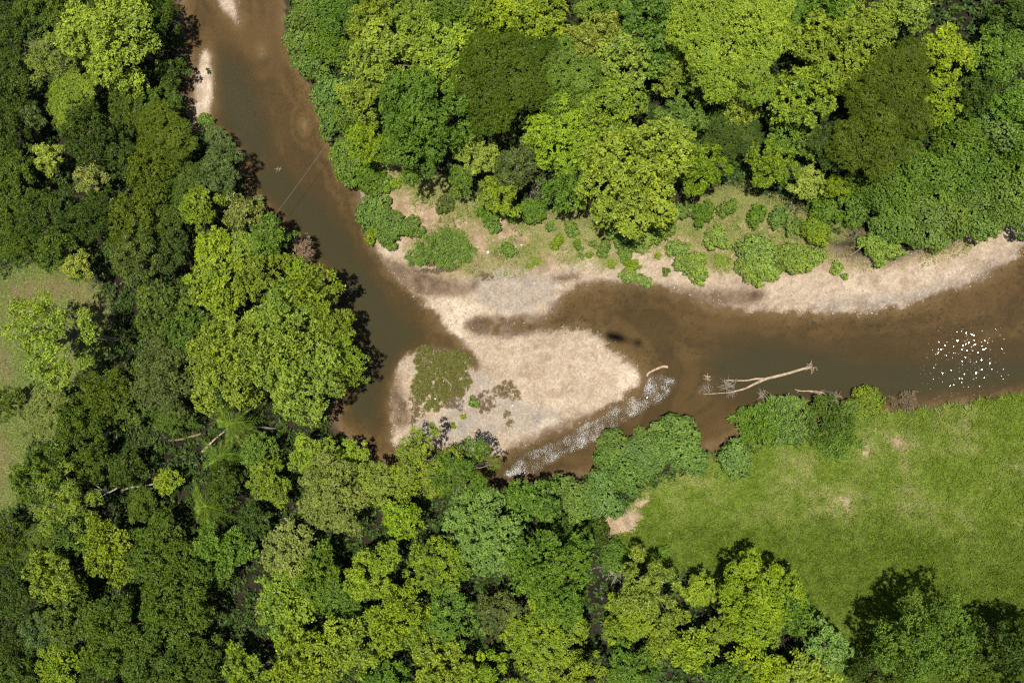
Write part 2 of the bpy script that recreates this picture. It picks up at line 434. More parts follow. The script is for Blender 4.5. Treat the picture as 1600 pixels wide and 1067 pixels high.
# ------------------------------------------------------------------ the water sheet
keep = (D < 3.0)
cell = keep[:-1, :-1] | keep[1:, :-1] | keep[1:, 1:] | keep[:-1, 1:]
wq = quads.reshape(nx - 1, ny - 1, 4)[cell]
used, inv = np.unique(wq, return_inverse=True)
WV = GV[used].copy(); depth = np.clip(-WV[:, 2], 0, 3); WV[:, 2] = 0.0
k = Nodes('river_water')
tc = k.n('ShaderNodeTexCoord').outputs['Object']
dep = k.attr('depth'); rif = k.attr('riffle')
geo = k.n('ShaderNodeNewGeometry').outputs['Normal']
def facets(scale, amp):
    """wavelets: each small facet of the surface has its own tilt"""
    vo = k.n('ShaderNodeTexVoronoi', {'feature': 'F1'}, Scale=scale, Vector=tc)
    a_ = k.n('ShaderNodeVectorMath', {'operation': 'SUBTRACT'}, i0=vo.outputs['Color'], i1=(0.5, 0.5, 0.5))
    b_ = k.n('ShaderNodeVectorMath', {'operation': 'MULTIPLY'}, i0=a_.outputs[0], i1=(1, 1, 0))
    c_ = k.n('ShaderNodeVectorMath', {'operation': 'SCALE'}, i0=b_.outputs[0]); k.set(c_, 'Scale', amp)      # low wavelets
    n_ = k.n('ShaderNodeVectorMath', {'operation': 'NORMALIZE'}, i0=b_.outputs[0])
    d_ = k.n('ShaderNodeVectorMath', {'operation': 'SCALE'}, i0=n_.outputs[0]); k.set(d_, 'Scale', 0.62)     # steep wavelet sides
    pk = k.math('GREATER_THAN', k.n('ShaderNodeSeparateColor', Color=vo.outputs['Color']).outputs[2], 0.955)
    m_ = k.n('ShaderNodeMix', {'data_type': 'VECTOR'}, i0=pk, i4=d_.outputs[0], i5=c_.outputs[0])
    return m_.outputs[1]
f1 = facets(8.5, k.math('ADD', 0.024, k.math('MULTIPLY', rif, 0.30)))
su = k.n('ShaderNodeVectorMath', {'operation': 'ADD'}, i0=geo, i1=f1)
nrm = k.n('ShaderNodeVectorMath', {'operation': 'NORMALIZE'}, i0=su.outputs[0]).outputs[0]
turb = k.math('SUBTRACT', 1.0, k.math('POWER', 2.718, k.math('MULTIPLY', dep, -1.15)))
murk_c = k.mix(k.remap(dep, 0.25, 1.2), (0.080, 0.053, 0.021, 1), (0.050, 0.0445, 0.0215, 1))
tint = k.n('ShaderNodeBsdfTransparent', Color=(0.97, 0.95, 0.92, 1))
murk = k.n('ShaderNodeBsdfDiffuse', Color=murk_c)
body = k.n('ShaderNodeMixShader', i0=turb, i1=tint.outputs[0], i2=murk.outputs[0])
gl = k.n('ShaderNodeBsdfGlossy', Color=(1, 1, 1, 1), Roughness=0.02, Normal=nrm)
fr = k.n('ShaderNodeFresnel', IOR=1.33, Normal=nrm)
wsurf = k.n('ShaderNodeMixShader', i0=fr.outputs[0], i1=body.outputs[0], i2=gl.outputs[0])
mp = k.n('ShaderNodeMapping', Vector=tc); mp.inputs['Rotation'].default_value = (0, 0, 0.62); mp.inputs['Scale'].default_value = (1.0, 2.2, 1.0)
fo1 = k.noise(4.2, mp.outputs[0], 2, 0.8)
fo2 = k.noise(0.35, tc, 2, 0.5)
fth = k.math('ADD', fo1, k.math('ADD', k.math('MULTIPLY', fo2, 0.40), k.math('MULTIPLY', rif, 0.14)))
foam = k.math('MULTIPLY', k.remap(fth, 0.893, 0.985), k.remap(rif, 0.2, 0.8))
white = k.n('ShaderNodeBsdfDiffuse', Color=(0.76, 0.76, 0.74, 1))
wsh = k.n('ShaderNodeMixShader', i0=foam, i1=wsurf.outputs[0], i2=white.outputs[0])
WATER = k.done(wsh.outputs[0])
wme = mesh_np('river', WV, inv.reshape(-1, 4), attrs={'depth': depth, 'riffle': zriffle.ravel()[used]}, smooth_sh=True)
tag(link('river', wme, [WATER]), 'brown shallow river with a sparkling riffle beside the gravel bar', None, None, 'structure')

# ------------------------------------------------------------------ tubes (trunks, branches, logs)
def tube(path, radii, sides=6, cap=True):
    P = np.array(path, float); R = np.array(radii, float); n = len(P)
    T = np.gradient(P, axis=0); T /= np.linalg.norm(T, axis=1)[:, None] + 1e-9
    ref = np.array([0.31, 0.17, 0.93]) if abs(T[0][2]) < 0.8 else np.array([0.95, 0.2, 0.1])
    U = np.cross(T, ref); U /= np.linalg.norm(U, axis=1)[:, None] + 1e-9
    V = np.cross(T, U)
    a = np.arange(sides) * 2 * math.pi / sides
    vs = (P[:, None] + R[:, None, None] * (np.cos(a)[None, :, None] * U[:, None] + np.sin(a)[None, :, None] * V[:, None])).reshape(-1, 3)
    q = []
    for i in range(n - 1):
        for j in range(sides):
            q.append((i * sides + j, i * sides + (j + 1) % sides, (i + 1) * sides + (j + 1) % sides, (i + 1) * sides + j))
    vs = np.vstack([vs, P[0], P[-1]])
    t = []
    for j in range(sides):
        t.append((n * sides, (j + 1) % sides, j)); t.append((n * sides + 1, (n - 1) * sides + j, (n - 1) * sides + (j + 1) % sides))
    return vs, np.array(q), np.array(t)

def merge(parts):
    vs, qs, ts, o = [], [], [], 0
    for v, q, t in parts:
        vs.append(v); qs.append(q + o); ts.append(t + o); o += len(v)
    return np.vstack(vs), np.vstack(qs), np.vstack(ts)

def bent(a, b, n, amp, rng):
    a = np.array(a, float); b = np.array(b, float); L = np.linalg.norm(b - a)
    t = np.linspace(0, 1, n)[:, None]
    p = a + (b - a) * t
    j = rng.normal(0, amp * L, (n, 3)); j[0] = 0; j[-1] *= 0.5
    return p + np.cumsum(j, 0) * 0.4

# ------------------------------------------------------------------ crowns
SPEC = {  # spacing of leaf clumps, leaves per clump, leaf length and width, flattening of lobes, upward bias, droop
    'broad':  dict(sp=0.88, m=12, L=0.54, Wd=0.30, flat=0.85, up=0.6, t0=-0.45, t1=1.0, lob=30, lr=(0.12, 0.26)),
    'round':  dict(sp=0.64, m=10, L=0.42, Wd=0.22, flat=0.9, up=0.4, t0=-0.5, t1=0.9, lob=34, lr=(0.10, 0.24)),
    'feather':dict(sp=0.46, m=8, L=0.44, Wd=0.13, flat=0.42, up=0.9, t0=-0.3, t1=0.4, lob=22, lr=(0.20, 0.34)),
    'droop':  dict(sp=0.66, m=9, L=0.74, Wd=0.20, flat=0.9, up=0.3, t0=-1.1, t1=0.15, lob=28, lr=(0.12, 0.24)),
    'soft':   dict(sp=0.52, m=9, L=0.40, Wd=0.20, flat=0.8, up=0.5, t0=-0.4, t1=0.8, lob=36, lr=(0.10, 0.22)),
    'airy':   dict(sp=0.62, m=8, L=0.42, Wd=0.19, flat=0.8, up=0.4, t0=-0.6, t1=0.6, lob=34, lr=(0.12, 0.22)),
    'tier':   dict(sp=0.50, m=8, L=0.46, Wd=0.15, flat=0.6, up=0.5, t0=-0.6, t1=0.5, lob=26, lr=(0.16, 0.26)),
    'vine':   dict(sp=0.40, m=6, L=0.34, Wd=0.26, flat=0.8, up=0.6, t0=-0.3, t1=0.3, lob=14, lr=(0.25, 0.48)),
}

def leaf_quads(pos, axis_, nrm, L, Wd, rng, roll=0.6):
    """diamond leaves: base, side, tip, side"""
    n = len(pos)
    side = np.cross(axis_, nrm); side /= np.linalg.norm(side, axis=1)[:, None] + 1e-9
    up = np.cross(side, axis_)
    r = rng.normal(0, roll, n)[:, None]
    side = side * np.cos(r) + up * np.sin(r)
    up = np.cross(side, axis_)
    L = L[:, None]; Wd = Wd[:, None]
    v = np.empty((n, 4, 3))
    v[:, 0] = pos
    v[:, 1] = pos + axis_ * L * 0.5 + side * Wd * 0.5 - up * L * 0.05
    v[:, 2] = pos + axis_ * L - up * L * 0.14
    v[:, 3] = pos + axis_ * L * 0.5 - side * Wd * 0.5 - up * L * 0.05
    return v

def make_crown(spn, R, seed, zc, low=False):
    """leaf mesh of a crown of radius R whose middle is zc above the foot; returns verts, rnd, lobe centres"""
    s = SPEC[spn]; rng = np.random.RandomState(seed)
    nl = int(s['lob'] * (0.6 if R < 3 else 1.0 if R < 9 else 1.35))
    dep_ = R * (0.72 if not low else 0.5)
    cen, rad = [], []
    for i in range(nl):
        a = i * 2.39996 + rng.uniform(-0.5, 0.5)
        rr = math.sqrt((i + 0.4) / nl) * 0.84 * rng.uniform(0.88, 1.08)
        lr = rng.uniform(*s['lr']) * R
        if spn == 'tier':
            z = dep_ * (1.3 * (1 - rr) - 0.35) + rng.uniform(-0.1, 0.1) * R
        elif spn == 'feather':
            z = dep_ * (0.75 * (1 - rr ** 2) - 0.2) + rng.uniform(-0.10, 0.10) * R
        else:
            z = dep_ * (1.0 * (1 - rr ** 2) - 0.35) + rng.uniform(-0.30, 0.26) * R * (0.4 if low else 1)
        w_ = 1.9 if low else 1.0
        ph = w_ * (0.14 * math.sin(2 * a + seed) + 0.12 * math.sin(3 * a + 2.3 * seed))
        rr = min(rr * (1 + ph), 1.06 - lr / R * 0.7)
        cen.append((math.cos(a) * rr * R, math.sin(a) * rr * R, z + zc)); rad.append(lr)
    cen = np.array(cen); rad = np.array(rad)
    P, N, K = [], [], []
    for i in range(nl):
        area = 2 * math.pi * rad[i] ** 2 * 1.25
        n = int(area / s['sp'] ** 2 * 1.15) + 4
        u = rng.uniform(-0.35, 1, n); a = rng.uniform(0, 2 * math.pi, n); q = np.sqrt(1 - u * u)
        d = np.stack([q * np.cos(a), q * np.sin(a), u], 1)
        rr = rad[i] * (0.66 + 0.42 * rng.rand(n) ** 0.8)
        bump = 1 + 0.20 * np.sin(d[:, 0] * 5 + i) * np.cos(d[:, 1] * 5 + 2 * i)
        p = cen[i] + d * (rr * bump)[:, None] * np.array([1, 1, s['flat']])
        dd = np.linalg.norm((p[:, None] - cen[None]) / np.array([1, 1, s['flat']]), axis=2) / rad[None]
        dd[:, i] = 9
        ok = dd.min(1) > (0.80 if spn != 'airy' else 0.6)
        ok &= (p[:, 2] > 0.1)
        P.append(p[ok]); nn = d[ok] + np.array([0, 0, s['up']]); N.append(nn / np.linalg.norm(nn, axis=1)[:, None])
        K.append(np.full(ok.sum(), rng.rand()))
    P = np.vstack(P); N = np.vstack(N); K = np.concatenate(K)
    nc = len(P); m = s['m']
    ang = (np.arange(m) * 2.39996)[None] + rng.uniform(0, 6.28, (nc, 1)) + rng.normal(0, 0.3, (nc, m))
    ref = np.where(np.abs(N[:, 2:3]) > 0.9, np.array([[1.0, 0, 0]]), np.array([[0, 0, 1.0]]))
    U = np.cross(N, ref); U /= np.linalg.norm(U, axis=1)[:, None]; V = np.cross(N, U)
    t = rng.uniform(s['t0'], s['t1'], (nc, m))
    ax = (np.cos(ang)[..., None] * U[:, None] + np.sin(ang)[..., None] * V[:, None]) * np.cos(t)[..., None] + N[:, None] * np.sin(t)[..., None]
    if spn == 'droop':
        ax[..., 2] -= 0.35; ax /= np.linalg.norm(ax, axis=2)[..., None]
    ax = ax.reshape(-1, 3); nr = np.repeat(N, m, 0)
    LL = s['L'] * rng.uniform(0.65, 1.25, nc * m); WW = s['Wd'] * rng.uniform(0.7, 1.25, nc * m)
    pos = np.repeat(P, m, 0) + rng.normal(0, s['sp'] * 0.22, (nc * m, 3)) - ax * (LL * 0.18)[:, None]
    v = leaf_quads(pos, ax, nr, LL, WW, rng)
    cl = rng.rand(nc)
    young = np.clip((t.ravel() - s['t0']) / (s['t1'] - s['t0']), 0, 1)          # the upright leaves at a shoot's tip are the young pale ones
    r = np.clip(0.24 * np.repeat(K, m) + 0.32 * np.repeat(cl, m) + 0.24 * rng.rand(nc * m) + 0.24 * young, 0, 1)
    return v.reshape(-1, 3), np.repeat(r, 4), cen, rad

def leaf_mesh(name, v, r):
    me = mesh_np(name, v, np.arange(len(v)).reshape(-1, 4), attrs={'rnd': r})
    me.materials.append(LEAF)
    return me

PROTO = {}
def tree_proto(spn, R, seed, bark):
    h = 5.0 + 1.15 * R
    zc = h - 0.42 * R
    v, r, cen, rad = make_crown(spn, R, seed, zc)
    rng = np.random.RandomState(seed + 5)
    tr = 0.09 + 0.028 * R
    fork = zc - 0.35 * R
    parts = [tube(bent((0, 0, -1.0), (rng.normal(0, .05) * R, rng.normal(0, .05) * R, fork), 6, 0.02, rng), np.linspace(tr * 1.35, tr * 0.8, 6), 7)]
    top = parts[0][0][-1]
    order = rng.permutation(len(cen))[:12 if spn in ('airy', 'round') else 8]
    for i in order:
        e = cen[i] + np.array([0, 0, rad[i] * (0.55 if spn == 'airy' else 0.2)])
        parts.append(tube(bent(top, e, 5, 0.05, rng), np.linspace(tr * 0.6, tr * 0.12, 5), 5))
        if spn == 'airy':
            for _ in range(3):
                e2 = e + rng.normal(0, rad[i] * 0.8, 3) + np.array([0, 0, rad[i] * 0.5])
                parts.append(tube(bent(cen[i] * 0.6 + top * 0.4, e2, 4, 0.06, rng), np.linspace(tr * 0.3, tr * 0.07, 4), 4))
    tv, tq, tt = merge(parts)
    tme = mesh_np('trunk', tv, tq, tt, smooth_sh=True); tme.materials.append(bark)
    return dict(R=R, h=h, zc=zc, crown=leaf_mesh('crown', v, r), trunk=tme)

def add_protos():
    for spn, sizes in {'broad': [(4, 1), (7, 2), (11, 2)], 'round': [(4, 2), (7, 3), (11, 1)], 'feather': [(4, 1), (7, 1), (11, 2)],
                       'droop': [(4, 1), (7, 2)], 'soft': [(4, 1), (7, 2), (10, 1)], 'airy': [(4, 1), (8, 2)], 'tier': [(5, 1)]}.items():
        for R, n in sizes:
            for q in range(n):
                PROTO.setdefault(spn, []).append(tree_proto(spn, R, 100 + len(spn) * 31 + R * 7 + q * 17, PALEBARK if spn == 'airy' else BARK))
add_protos()

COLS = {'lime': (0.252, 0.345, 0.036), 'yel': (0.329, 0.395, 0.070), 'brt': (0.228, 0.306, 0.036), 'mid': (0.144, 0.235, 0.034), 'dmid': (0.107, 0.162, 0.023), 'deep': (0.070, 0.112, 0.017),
        'olive': (0.105, 0.150, 0.016), 'olime': (0.264, 0.348, 0.053), 'blue': (0.130, 0.188, 0.052), 'pale': (0.249, 0.300, 0.070), 'grey': (0.133, 0.174, 0.042),
        'brown': (0.240, 0.185, 0.110), 'vgreen': (0.179, 0.268, 0.056), 'vbrt': (0.259, 0.355, 0.078), 'vpale': (0.185, 0.292, 0.070), 'reed': (0.202, 0.205, 0.070)}
NAME = {'broad': ('broadleaf_tree', 'broad-leaved trees of the forest'), 'round': ('forest_tree', 'small-leaved trees of the forest'),
        'feather': ('feathery_tree', 'feathery flat-topped trees'), 'droop': ('drooping_tree', 'trees with drooping leaf tufts'),
        'soft': ('fresh_leaved_tree', 'fresh-leaved soft trees'), 'airy': ('open_crown_tree', 'thin trees with pale limbs showing'),
        'tier': ('layered_tree', 'layered trees at the water')}
rnd = random.Random(7)
_seen = {}
def jit(c, a=0.10):
    b = rnd.uniform(1 - a, 1 + a)
    return (c[0] * b * rnd.uniform(1 - a * 0.6, 1 + a * 0.6), c[1] * b, c[2] * b * rnd.uniform(0.85, 1.15), 1)

def plant_tree(x, y, r, spn, coln, label, hs=1.0, ex=1.0):
    pr = PROTO[spn]
    hs *= rnd.uniform(0.85, 1.25); r *= 0.97
    if x < 330 and coln == 'mid': coln = 'dmid'  # clearing-side trees get darker leaves, painting in that side's shading
    R = r * mpp(x, y, 10)
    best = min(abs(math.log(p['R'] / R)) for p in pr)
    cand = [p for p in pr if abs(math.log(p['R'] / R)) < best + 0.02]
    p = cand[_seen.get(spn, 0) % len(cand)]; _seen[spn] = _seen.get(spn, 0) + 1
    s = R / p['R']
    g, z = at(x, y, p['zc'] * s * hs)
    nm, grp = NAME[spn]
    o = bpy.data.objects.new(nm, None); COL.objects.link(o)
    o.location = g; o.rotation_euler = (0, 0, rnd.uniform(0, 6.28))
    o.scale = (s * ex, s / ex, s * hs)
    tag(o, label, 'tree', grp)
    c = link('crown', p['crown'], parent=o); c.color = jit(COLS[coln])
    link('trunk', p['trunk'], parent=o)
    return o

# forest on the clearing side and along the upper reach, then below the palms, the lower middle, and the far bank
TREES = [
 (12,18,46,'round','deep','dark tree cut by the upper corner away from the river'),
 (58,22,44,'round','mid','mid green tree on the top edge next to the corner tree'),
 (118,12,50,'broad','mid','broad-leaved tree on the top edge above the grey limbed tree'),
 (182,66,84,'broad','olime','largest golden-green dome on the clearing side of the upper reach'),
 (254,24,42,'round','deep','dark tree shading the water at the top edge of the upper reach'),
 (268,112,27,'round','deep','dark narrow tree leaning over the long sand strip'),
 (86,92,48,'airy','pale','pale grey-green tree with whitish limbs beside the golden-green dome'),
 (112,158,48,'feather','brt','smooth fresh green tree just below the pale grey limbed tree'),
 (25,75,44,'round','deep','very dark tree at the picture edge below the corner tree'),
 (20,135,44,'broad','deep','dark big-leaved tree at the edge level with the sand strip'),
 (14,200,42,'round','deep','dark tree at the edge level with the bluish small crown'),
 (50,184,28,'droop','blue','small bluish drooping crown above the yellow column tree'),
 (142,208,52,'round','deep','blackish green round tree between the yellow column and the river'),
 (78,248,30,'droop','yel','yellow column-shaped tree on the clearing side of the forest'),
 (142,276,34,'droop','pale','pale green drooping tree next below the yellow column tree'),
 (24,245,46,'round','mid','dull green tree between the yellow column tree and the edge'),
 (206,158,44,'round','mid','rough green tree just below the golden-green dome'),
 (252,165,42,'soft','mid','soft dark green tree behind the long sand strip'),
 (258,214,52,'feather','olive','smooth olive tree behind the layered riverside tree'),
 (238,276,52,'round','olive','rough olive tree between the pale drooping tree and the layered tree'),
 (286,280,42,'feather','mid','feathery tree touching the layered riverside tree'),
 (196,246,44,'round','deep','dark tree between the pale drooping tree and the olive smooth tree'),
 (345,262,42,'tier','blue','large layered blue-green tree standing out over the water'),
 (335,216,26,'tier','blue','smaller layered tree at the foot of the sand strip'),
 (22,296,46,'broad','mid','bright leaved tree at the edge level with the layered tree'),
 (74,338,52,'round','deep','dark wide tree above the grassy clearing'),
 (14,352,42,'round','mid','dark tree at the edge just above the clearing'),
 (150,338,48,'round','deep','dark tree between clearing and cable, topmost of three dark neighbours'),
 (214,346,52,'round','olive','dull olive tree midway between the clearing and the cable end'),
 (312,322,36,'soft','brt','bright soft tree just below the layered riverside tree'),
 (382,336,36,'round','pale','pale green tree at the water where the cable ends'),
 (270,340,40,'round','mid','green tree just above the lime tree cluster'),
 (38,386,38,'round','mid','tree shading the top of the grassy clearing'),
 (86,392,34,'round','mid','round tree on the top rim of the grassy clearing'),
 (126,416,28,'droop','yel','pale yellow drooping tree on the rim of the clearing'),
 (216,400,50,'round','grey','grey-green wide tree beside the bare end of the clearing'),
 (262,392,44,'round','deep','dark tree between the grey-green tree and the lime tree'),
 (336,386,36,'soft','lime','brightest lime green tree above the great riverside crown'),
 (386,388,32,'broad','olime','golden-green tree beside the brightest lime tree'),
 (424,368,38,'round','mid','round green tree on the bank just below the cable end'),
 (474,388,24,'airy','brown','half bare brownish tree on the river bend'),
 (460,418,22,'broad','lime','small lime green tree next to the half bare brownish tree'),
 (492,446,38,'broad','brt','bright glossy tree hanging over the bend below the brownish tree', 1.35),
 (264,492,60,'broad','mid','big dark glossy tree beside the clearing and the great crown'),
 (344,446,58,'broad','brt','glossy tree just below the brightest lime tree'),
 (406,432,48,'broad','brt','glossy tree in the middle of the riverside dome, nearest the bend trees'),
 (516,498,46,'broad','brt','leaning glossy tree shading the deepest river water', 1.35),
 (452,500,62,'broad','olime','golden glossy crown forming the top of the great riverside dome', 1.35),
 (372,566,82,'broad','olime','widest golden-green crown of the great riverside dome', 1.35),
 (476,588,76,'broad','olime','bright crown of the great dome on its lower river side', 1.35),
 (536,566,46,'broad','brt','outermost crown of the great dome reaching over the dark water', 1.35),
 (300,516,56,'broad','mid','dark glossy crown on the clearing side of the great dome'),
 (430,545,60,'broad','olime','golden crown in the centre of the great riverside dome', 1.35),
 (94,530,82,'airy','olime','yellow-green open tree with white limbs standing in the clearing'),
 (168,612,50,'round','olive','olive tree just below the white-limbed clearing tree'),
 (256,592,62,'round','grey','greyish olive tree behind the great dome above the palms'),
 (8,630,32,'round','mid','lone dark round tree at the edge of the clearing'),
 (84,652,46,'feather','pale','pale soft tree below the white-limbed clearing tree'),
 (134,664,50,'round','mid','rough tree below the olive tree beside the clearing'),
 (200,628,48,'broad','mid','glossy tree beside the dark gap left of the palms'.replace('left of','near')),
 (272,650,40,'round','mid','round tree directly above the red fallen trunk'),
 (72,738,54,'broad','mid','tree on the lower rim of the clearing strip'),
 (102,778,58,'airy','olime','thin olive tree with pale forked limbs below the clearing'),
 (142,722,42,'round','mid','round tree above the pale forked limbs'),
 (14,842,46,'round','olive','olive tree at the edge below the clearing strip'),
 (54,852,36,'feather','mid','feathery small tree next to the olive edge tree'),
 (196,732,36,'round','deep','dark small tree at the shady hollow near the palms'),
 (262,752,24,'broad','brt','small bright round tree beside the lowest palm'),
 (226,790,38,'soft','mid','soft tree between the leaning grey trunk and the lowest palm'),
 (112,832,46,'broad','mid','glossy tree below the thin olive forked tree'),
 (170,856,56,'broad','brt','bright glossy tree in the forest below the leaning grey trunk'),
 (88,898,50,'broad','brt','golden glossy tree in the lower forest nearest the edge trees'),
 (262,856,62,'broad','mid','wide glossy tree just below the lowest palm'),
 (350,858,54,'broad','mid','dark glossy tree beside the wide tree below the lowest palm'),
 (284,930,68,'broad','mid','widest dark crown above the black forest gap'),
 (112,958,54,'broad','mid','glossy tree beside the silvery drooping tree'),
 (64,986,40,'droop','blue','silvery blue drooping tree in the lower corner forest'),
 (18,926,48,'round','deep','dark tree at the edge above the lower corner'),
 (14,1004,42,'round','deep','dark tree at the edge in the lower corner, second from the bottom'),
 (22,1052,42,'broad','mid','tree in the very lower corner away from the meadow'),
 (96,1042,46,'broad','brt','bright tree on the bottom edge near the lower corner'),
 (190,986,62,'broad','mid','big glossy tree above the bottom edge, two crowns from the corner'),
 (158,1064,42,'round','deep','dark tree on the bottom edge below the big glossy tree'),
 (248,1040,62,'broad','mid','glossy tree on the bottom edge beside the black gap'),
 (312,1024,46,'round','mid','round tree just beneath the black forest gap'),
 (300,1088,42,'broad','mid','tree half cut by the bottom edge below the black gap'),
 (388,1056,54,'broad','brt','bright tree on the bottom edge past the black gap'),
 (454,858,54,'broad','pale','pale big-leaved tree with cream leaf tips below the olive tree'),
 (424,752,40,'broad','brt','fresh glossy tree between the palms and the olive tree'),
 (446,942,62,'broad','brt','bright broad crown beside the black forest gap'),
 (482,1030,62,'broad','brt','bright broad crown on the bottom edge, next past the gap'),
 (402,702,32,'round','mid','small round tree beside the palm trunk'),
 (352,752,36,'round','deep','dark tree between the middle and the lowest palm'),
 (398,812,34,'round','deep','dark tree in the hollow beside the lowest palm'),
 (520,772,66,'round','pale','pale olive fluffy tree above the lower forest'),
 (552,712,32,'soft','lime','vivid yellow-lime top beside the pale olive fluffy tree'),
 (488,712,40,'broad','olime','olive glossy tree between the palm trunk and the yellow-lime top'),
 (592,756,46,'round','olime','fluffy yellowish tree beneath the yellow-lime top'),
 (664,722,66,'airy','brt','thin green tree with white twigs shading the gravel bar tip'),
 (728,734,60,'airy','mid','thin tree with white twigs overhanging the narrow channel'),
 (628,808,38,'soft','lime','lime soft tree below the white-twigged trees'),
 (756,832,74,'broad','vpale','pale rosette-leaved tree below the narrow channel'),
 (846,786,36,'round','mid','dark tree on the bank beside the vine mound'),
 (806,776,32,'round','mid','dull tree on the bank where the channel narrows'),
 (868,892,74,'broad','mid','big clustered tree casting its shade by the bare dirt patch'),
 (690,876,54,'round','brt','bright round tree beside the pale rosette tree'),
 (588,896,54,'soft','lime','soft lime tree in the middle of the lower forest'),
 (624,960,62,'round','brt','bright rough crown just below the soft lime tree'),
 (850,990,74,'broad','brt','wide bright crown on the lower forest, nearest the dirt patch'),
 (706,962,54,'round','mid','dull round tree between two bright lower crowns'),
 (556,1004,58,'broad','brt','glossy crown near the bottom edge below the soft lime tree'),
 (690,1036,62,'broad','brt','glossy crown on the bottom edge at the middle of the picture'),
 (606,1066,48,'broad','mid','dark glossy crown cut by the bottom edge, beside the middle one'),
 (768,1062,54,'soft','lime','soft lime crown on the bottom edge near the middle'),
 (786,956,46,'round','grey','greyish crown tucked between bright lower crowns'),
 (902,1056,54,'soft','brt','soft green crown on the bottom edge below the wide bright crown'),
 (536,926,46,'round','mid','dull crown beside the soft lime tree, away from the meadow'),
 (502,898,50,'broad','mid','glossy dark crown below the pale olive fluffy tree'),
 (1012,918,58,'droop','olime','yellow-green drooping tree below the bare dirt patch'),
 (978,968,46,'soft','lime','vivid lime round tree beside the grey leafless twigs'),
 (1042,992,44,'broad','brt','glossy tree between the vivid lime trees by the meadow'),
 (1082,1016,40,'broad','brt','bright glossy tree on the bottom edge near the meadow'),
 (985,1048,50,'round','mid','dull tree on the bottom edge below the vivid lime round tree'),
 (1093,922,30,'soft','lime','small lime tree at the meadow edge in the forest corner'),
 (1184,936,74,'soft','lime','large vivid lime tree jutting into the meadow'),
 (1134,980,32,'soft','brt','small soft tree tucked under the large vivid lime tree'),
 (1242,956,34,'broad','mid','olive tree on the meadow side of the large lime tree'),
 (1188,1042,50,'broad','lime','vivid lime tree on the bottom edge by the meadow'),
 (1292,1010,42,'droop','vpale','pale tree with big starry leaves at the meadow edge'),
 (1262,1056,44,'broad','brt','bright tree on the bottom edge below the starry-leaved tree'),
 (1132,1062,40,'round','mid','dark tree on the bottom edge between two lime trees'),
 (1446,996,80,'round','mid','big dark tree standing in the lower meadow', 1.3),
 (1388,1056,58,'round','deep','dark tree on the bottom edge beneath the big meadow tree'),
 (1506,1042,54,'round','dmid','green tree on the bottom edge beside the big meadow tree'),
 (1566,1008,46,'round','deep','dark crown between the big meadow tree and the corner', 1.2),
 (1612,1000,40,'round','deep','dark crown cut by the picture edge at the foot of the meadow', 1.2),
 (1622,1062,58,'round','deep','dark tree in the lower meadow corner'),
 (584,32,50,'broad','brt','glossy tree at the top edge nearest the far river bank'),
 (600,96,64,'broad','olime','golden rosette crown by the riverbank bushes near the top'),
 (700,92,60,'broad','olime','pale golden rosette crown beside the dark feathery tree'),
 (652,36,48,'broad','brt','glossy crown on the top edge above the golden rosettes'),
 (716,24,48,'broad','mid','darker glossy crown on the top edge beside the bright one'),
 (572,150,46,'broad','olime','golden crown directly behind the riverbank bushes'),
 (662,196,86,'soft','mid','large soft tufted tree above the grassy bank slope'),
 (582,226,42,'broad','lime','bright lime crown next to the riverbank bushes'),
 (792,122,84,'feather','olive','dark olive feathery tree in the far forest'),
 (880,124,62,'feather','mid','feathery green tree touching the dark olive one'),
 (836,34,66,'broad','brt','bright glossy dome on the top edge above the dark olive tree'),
 (764,14,46,'broad','brt','glossy crown on the top edge beside the bright dome'),
 (944,10,46,'broad','mid','dull rosette crown on the top edge behind the yellowest drooping tree'),
 (932,66,52,'droop','yel','yellowest drooping tree near the top edge'),
 (982,96,62,'broad','olime','golden crown below the yellowest drooping tree'),
 (886,206,76,'broad','lime','lime rosette tree with big leaf clusters in the far forest'),
 (962,184,58,'broad','olime','golden rosette tree beside the lime rosette tree'),
 (992,276,94,'broad','olime','widest golden tree above the sandy bank'),
 (746,240,44,'droop','yel','yellow drooping tree beside the tufted soft tree'),
 (782,304,40,'droop','lime','lime drooping tree at the edge of the grassy bank'),
 (812,262,42,'airy','grey','dull grey-brown thin tree between lime and yellow trees'),
 (888,300,40,'round','mid','round green tree standing at the sandy bank edge'),
 (722,282,28,'round','mid','small green tree at the top of the grassy slope'),
 (1062,196,46,'round','vgreen','bluish green round tree under the flat feathery canopy'),
 (1032,42,70,'broad','mid','dark rosette tree on the top edge beside the flat canopy'),
 (1092,124,40,'round','mid','dull tree under the rim of the flat feathery canopy'),
 (1146,62,98,'feather','olime','widest flat feathery canopy near the top edge'),
 (1220,22,60,'feather','mid','flat canopy on the top edge next to the widest one'),
 (1318,78,78,'broad','brt','big rosette tree with the largest bright leaf clusters'),
 (1262,146,62,'broad','brt','lower rosette tree with bright tips beside the pale yellow tree'),
 (1162,154,50,'droop','yel','pale yellow drooping tree below the widest flat canopy'),
 (1142,208,46,'feather','deep','dark feathery tree below the pale yellow tree'),
 (1390,146,76,'feather','olive','dark olive feathery tree beside the largest rosette tree'),
 (1366,220,62,'feather','olive','lower dark olive feathery tree casting deep shade'),
 (1296,12,44,'broad','mid','glossy tree on the top edge above the largest rosette tree'),
 (1404,22,48,'broad','olime','golden tree on the top edge near the corner'),
 (1478,84,46,'soft','lime','tall yellow-lime tree by the dark corner gap'),
 (1460,160,44,'soft','lime','lower yellow-lime tree beside the dark olive feathery tree'),
 (1560,84,52,'broad','mid','rosette tree in the shaded upper corner'),
 (1592,164,42,'round','mid','dark tree on the picture edge below the corner rosette tree'),
 (1590,14,40,'round','deep','very dark tree in the upper corner beyond the meadow bank'),
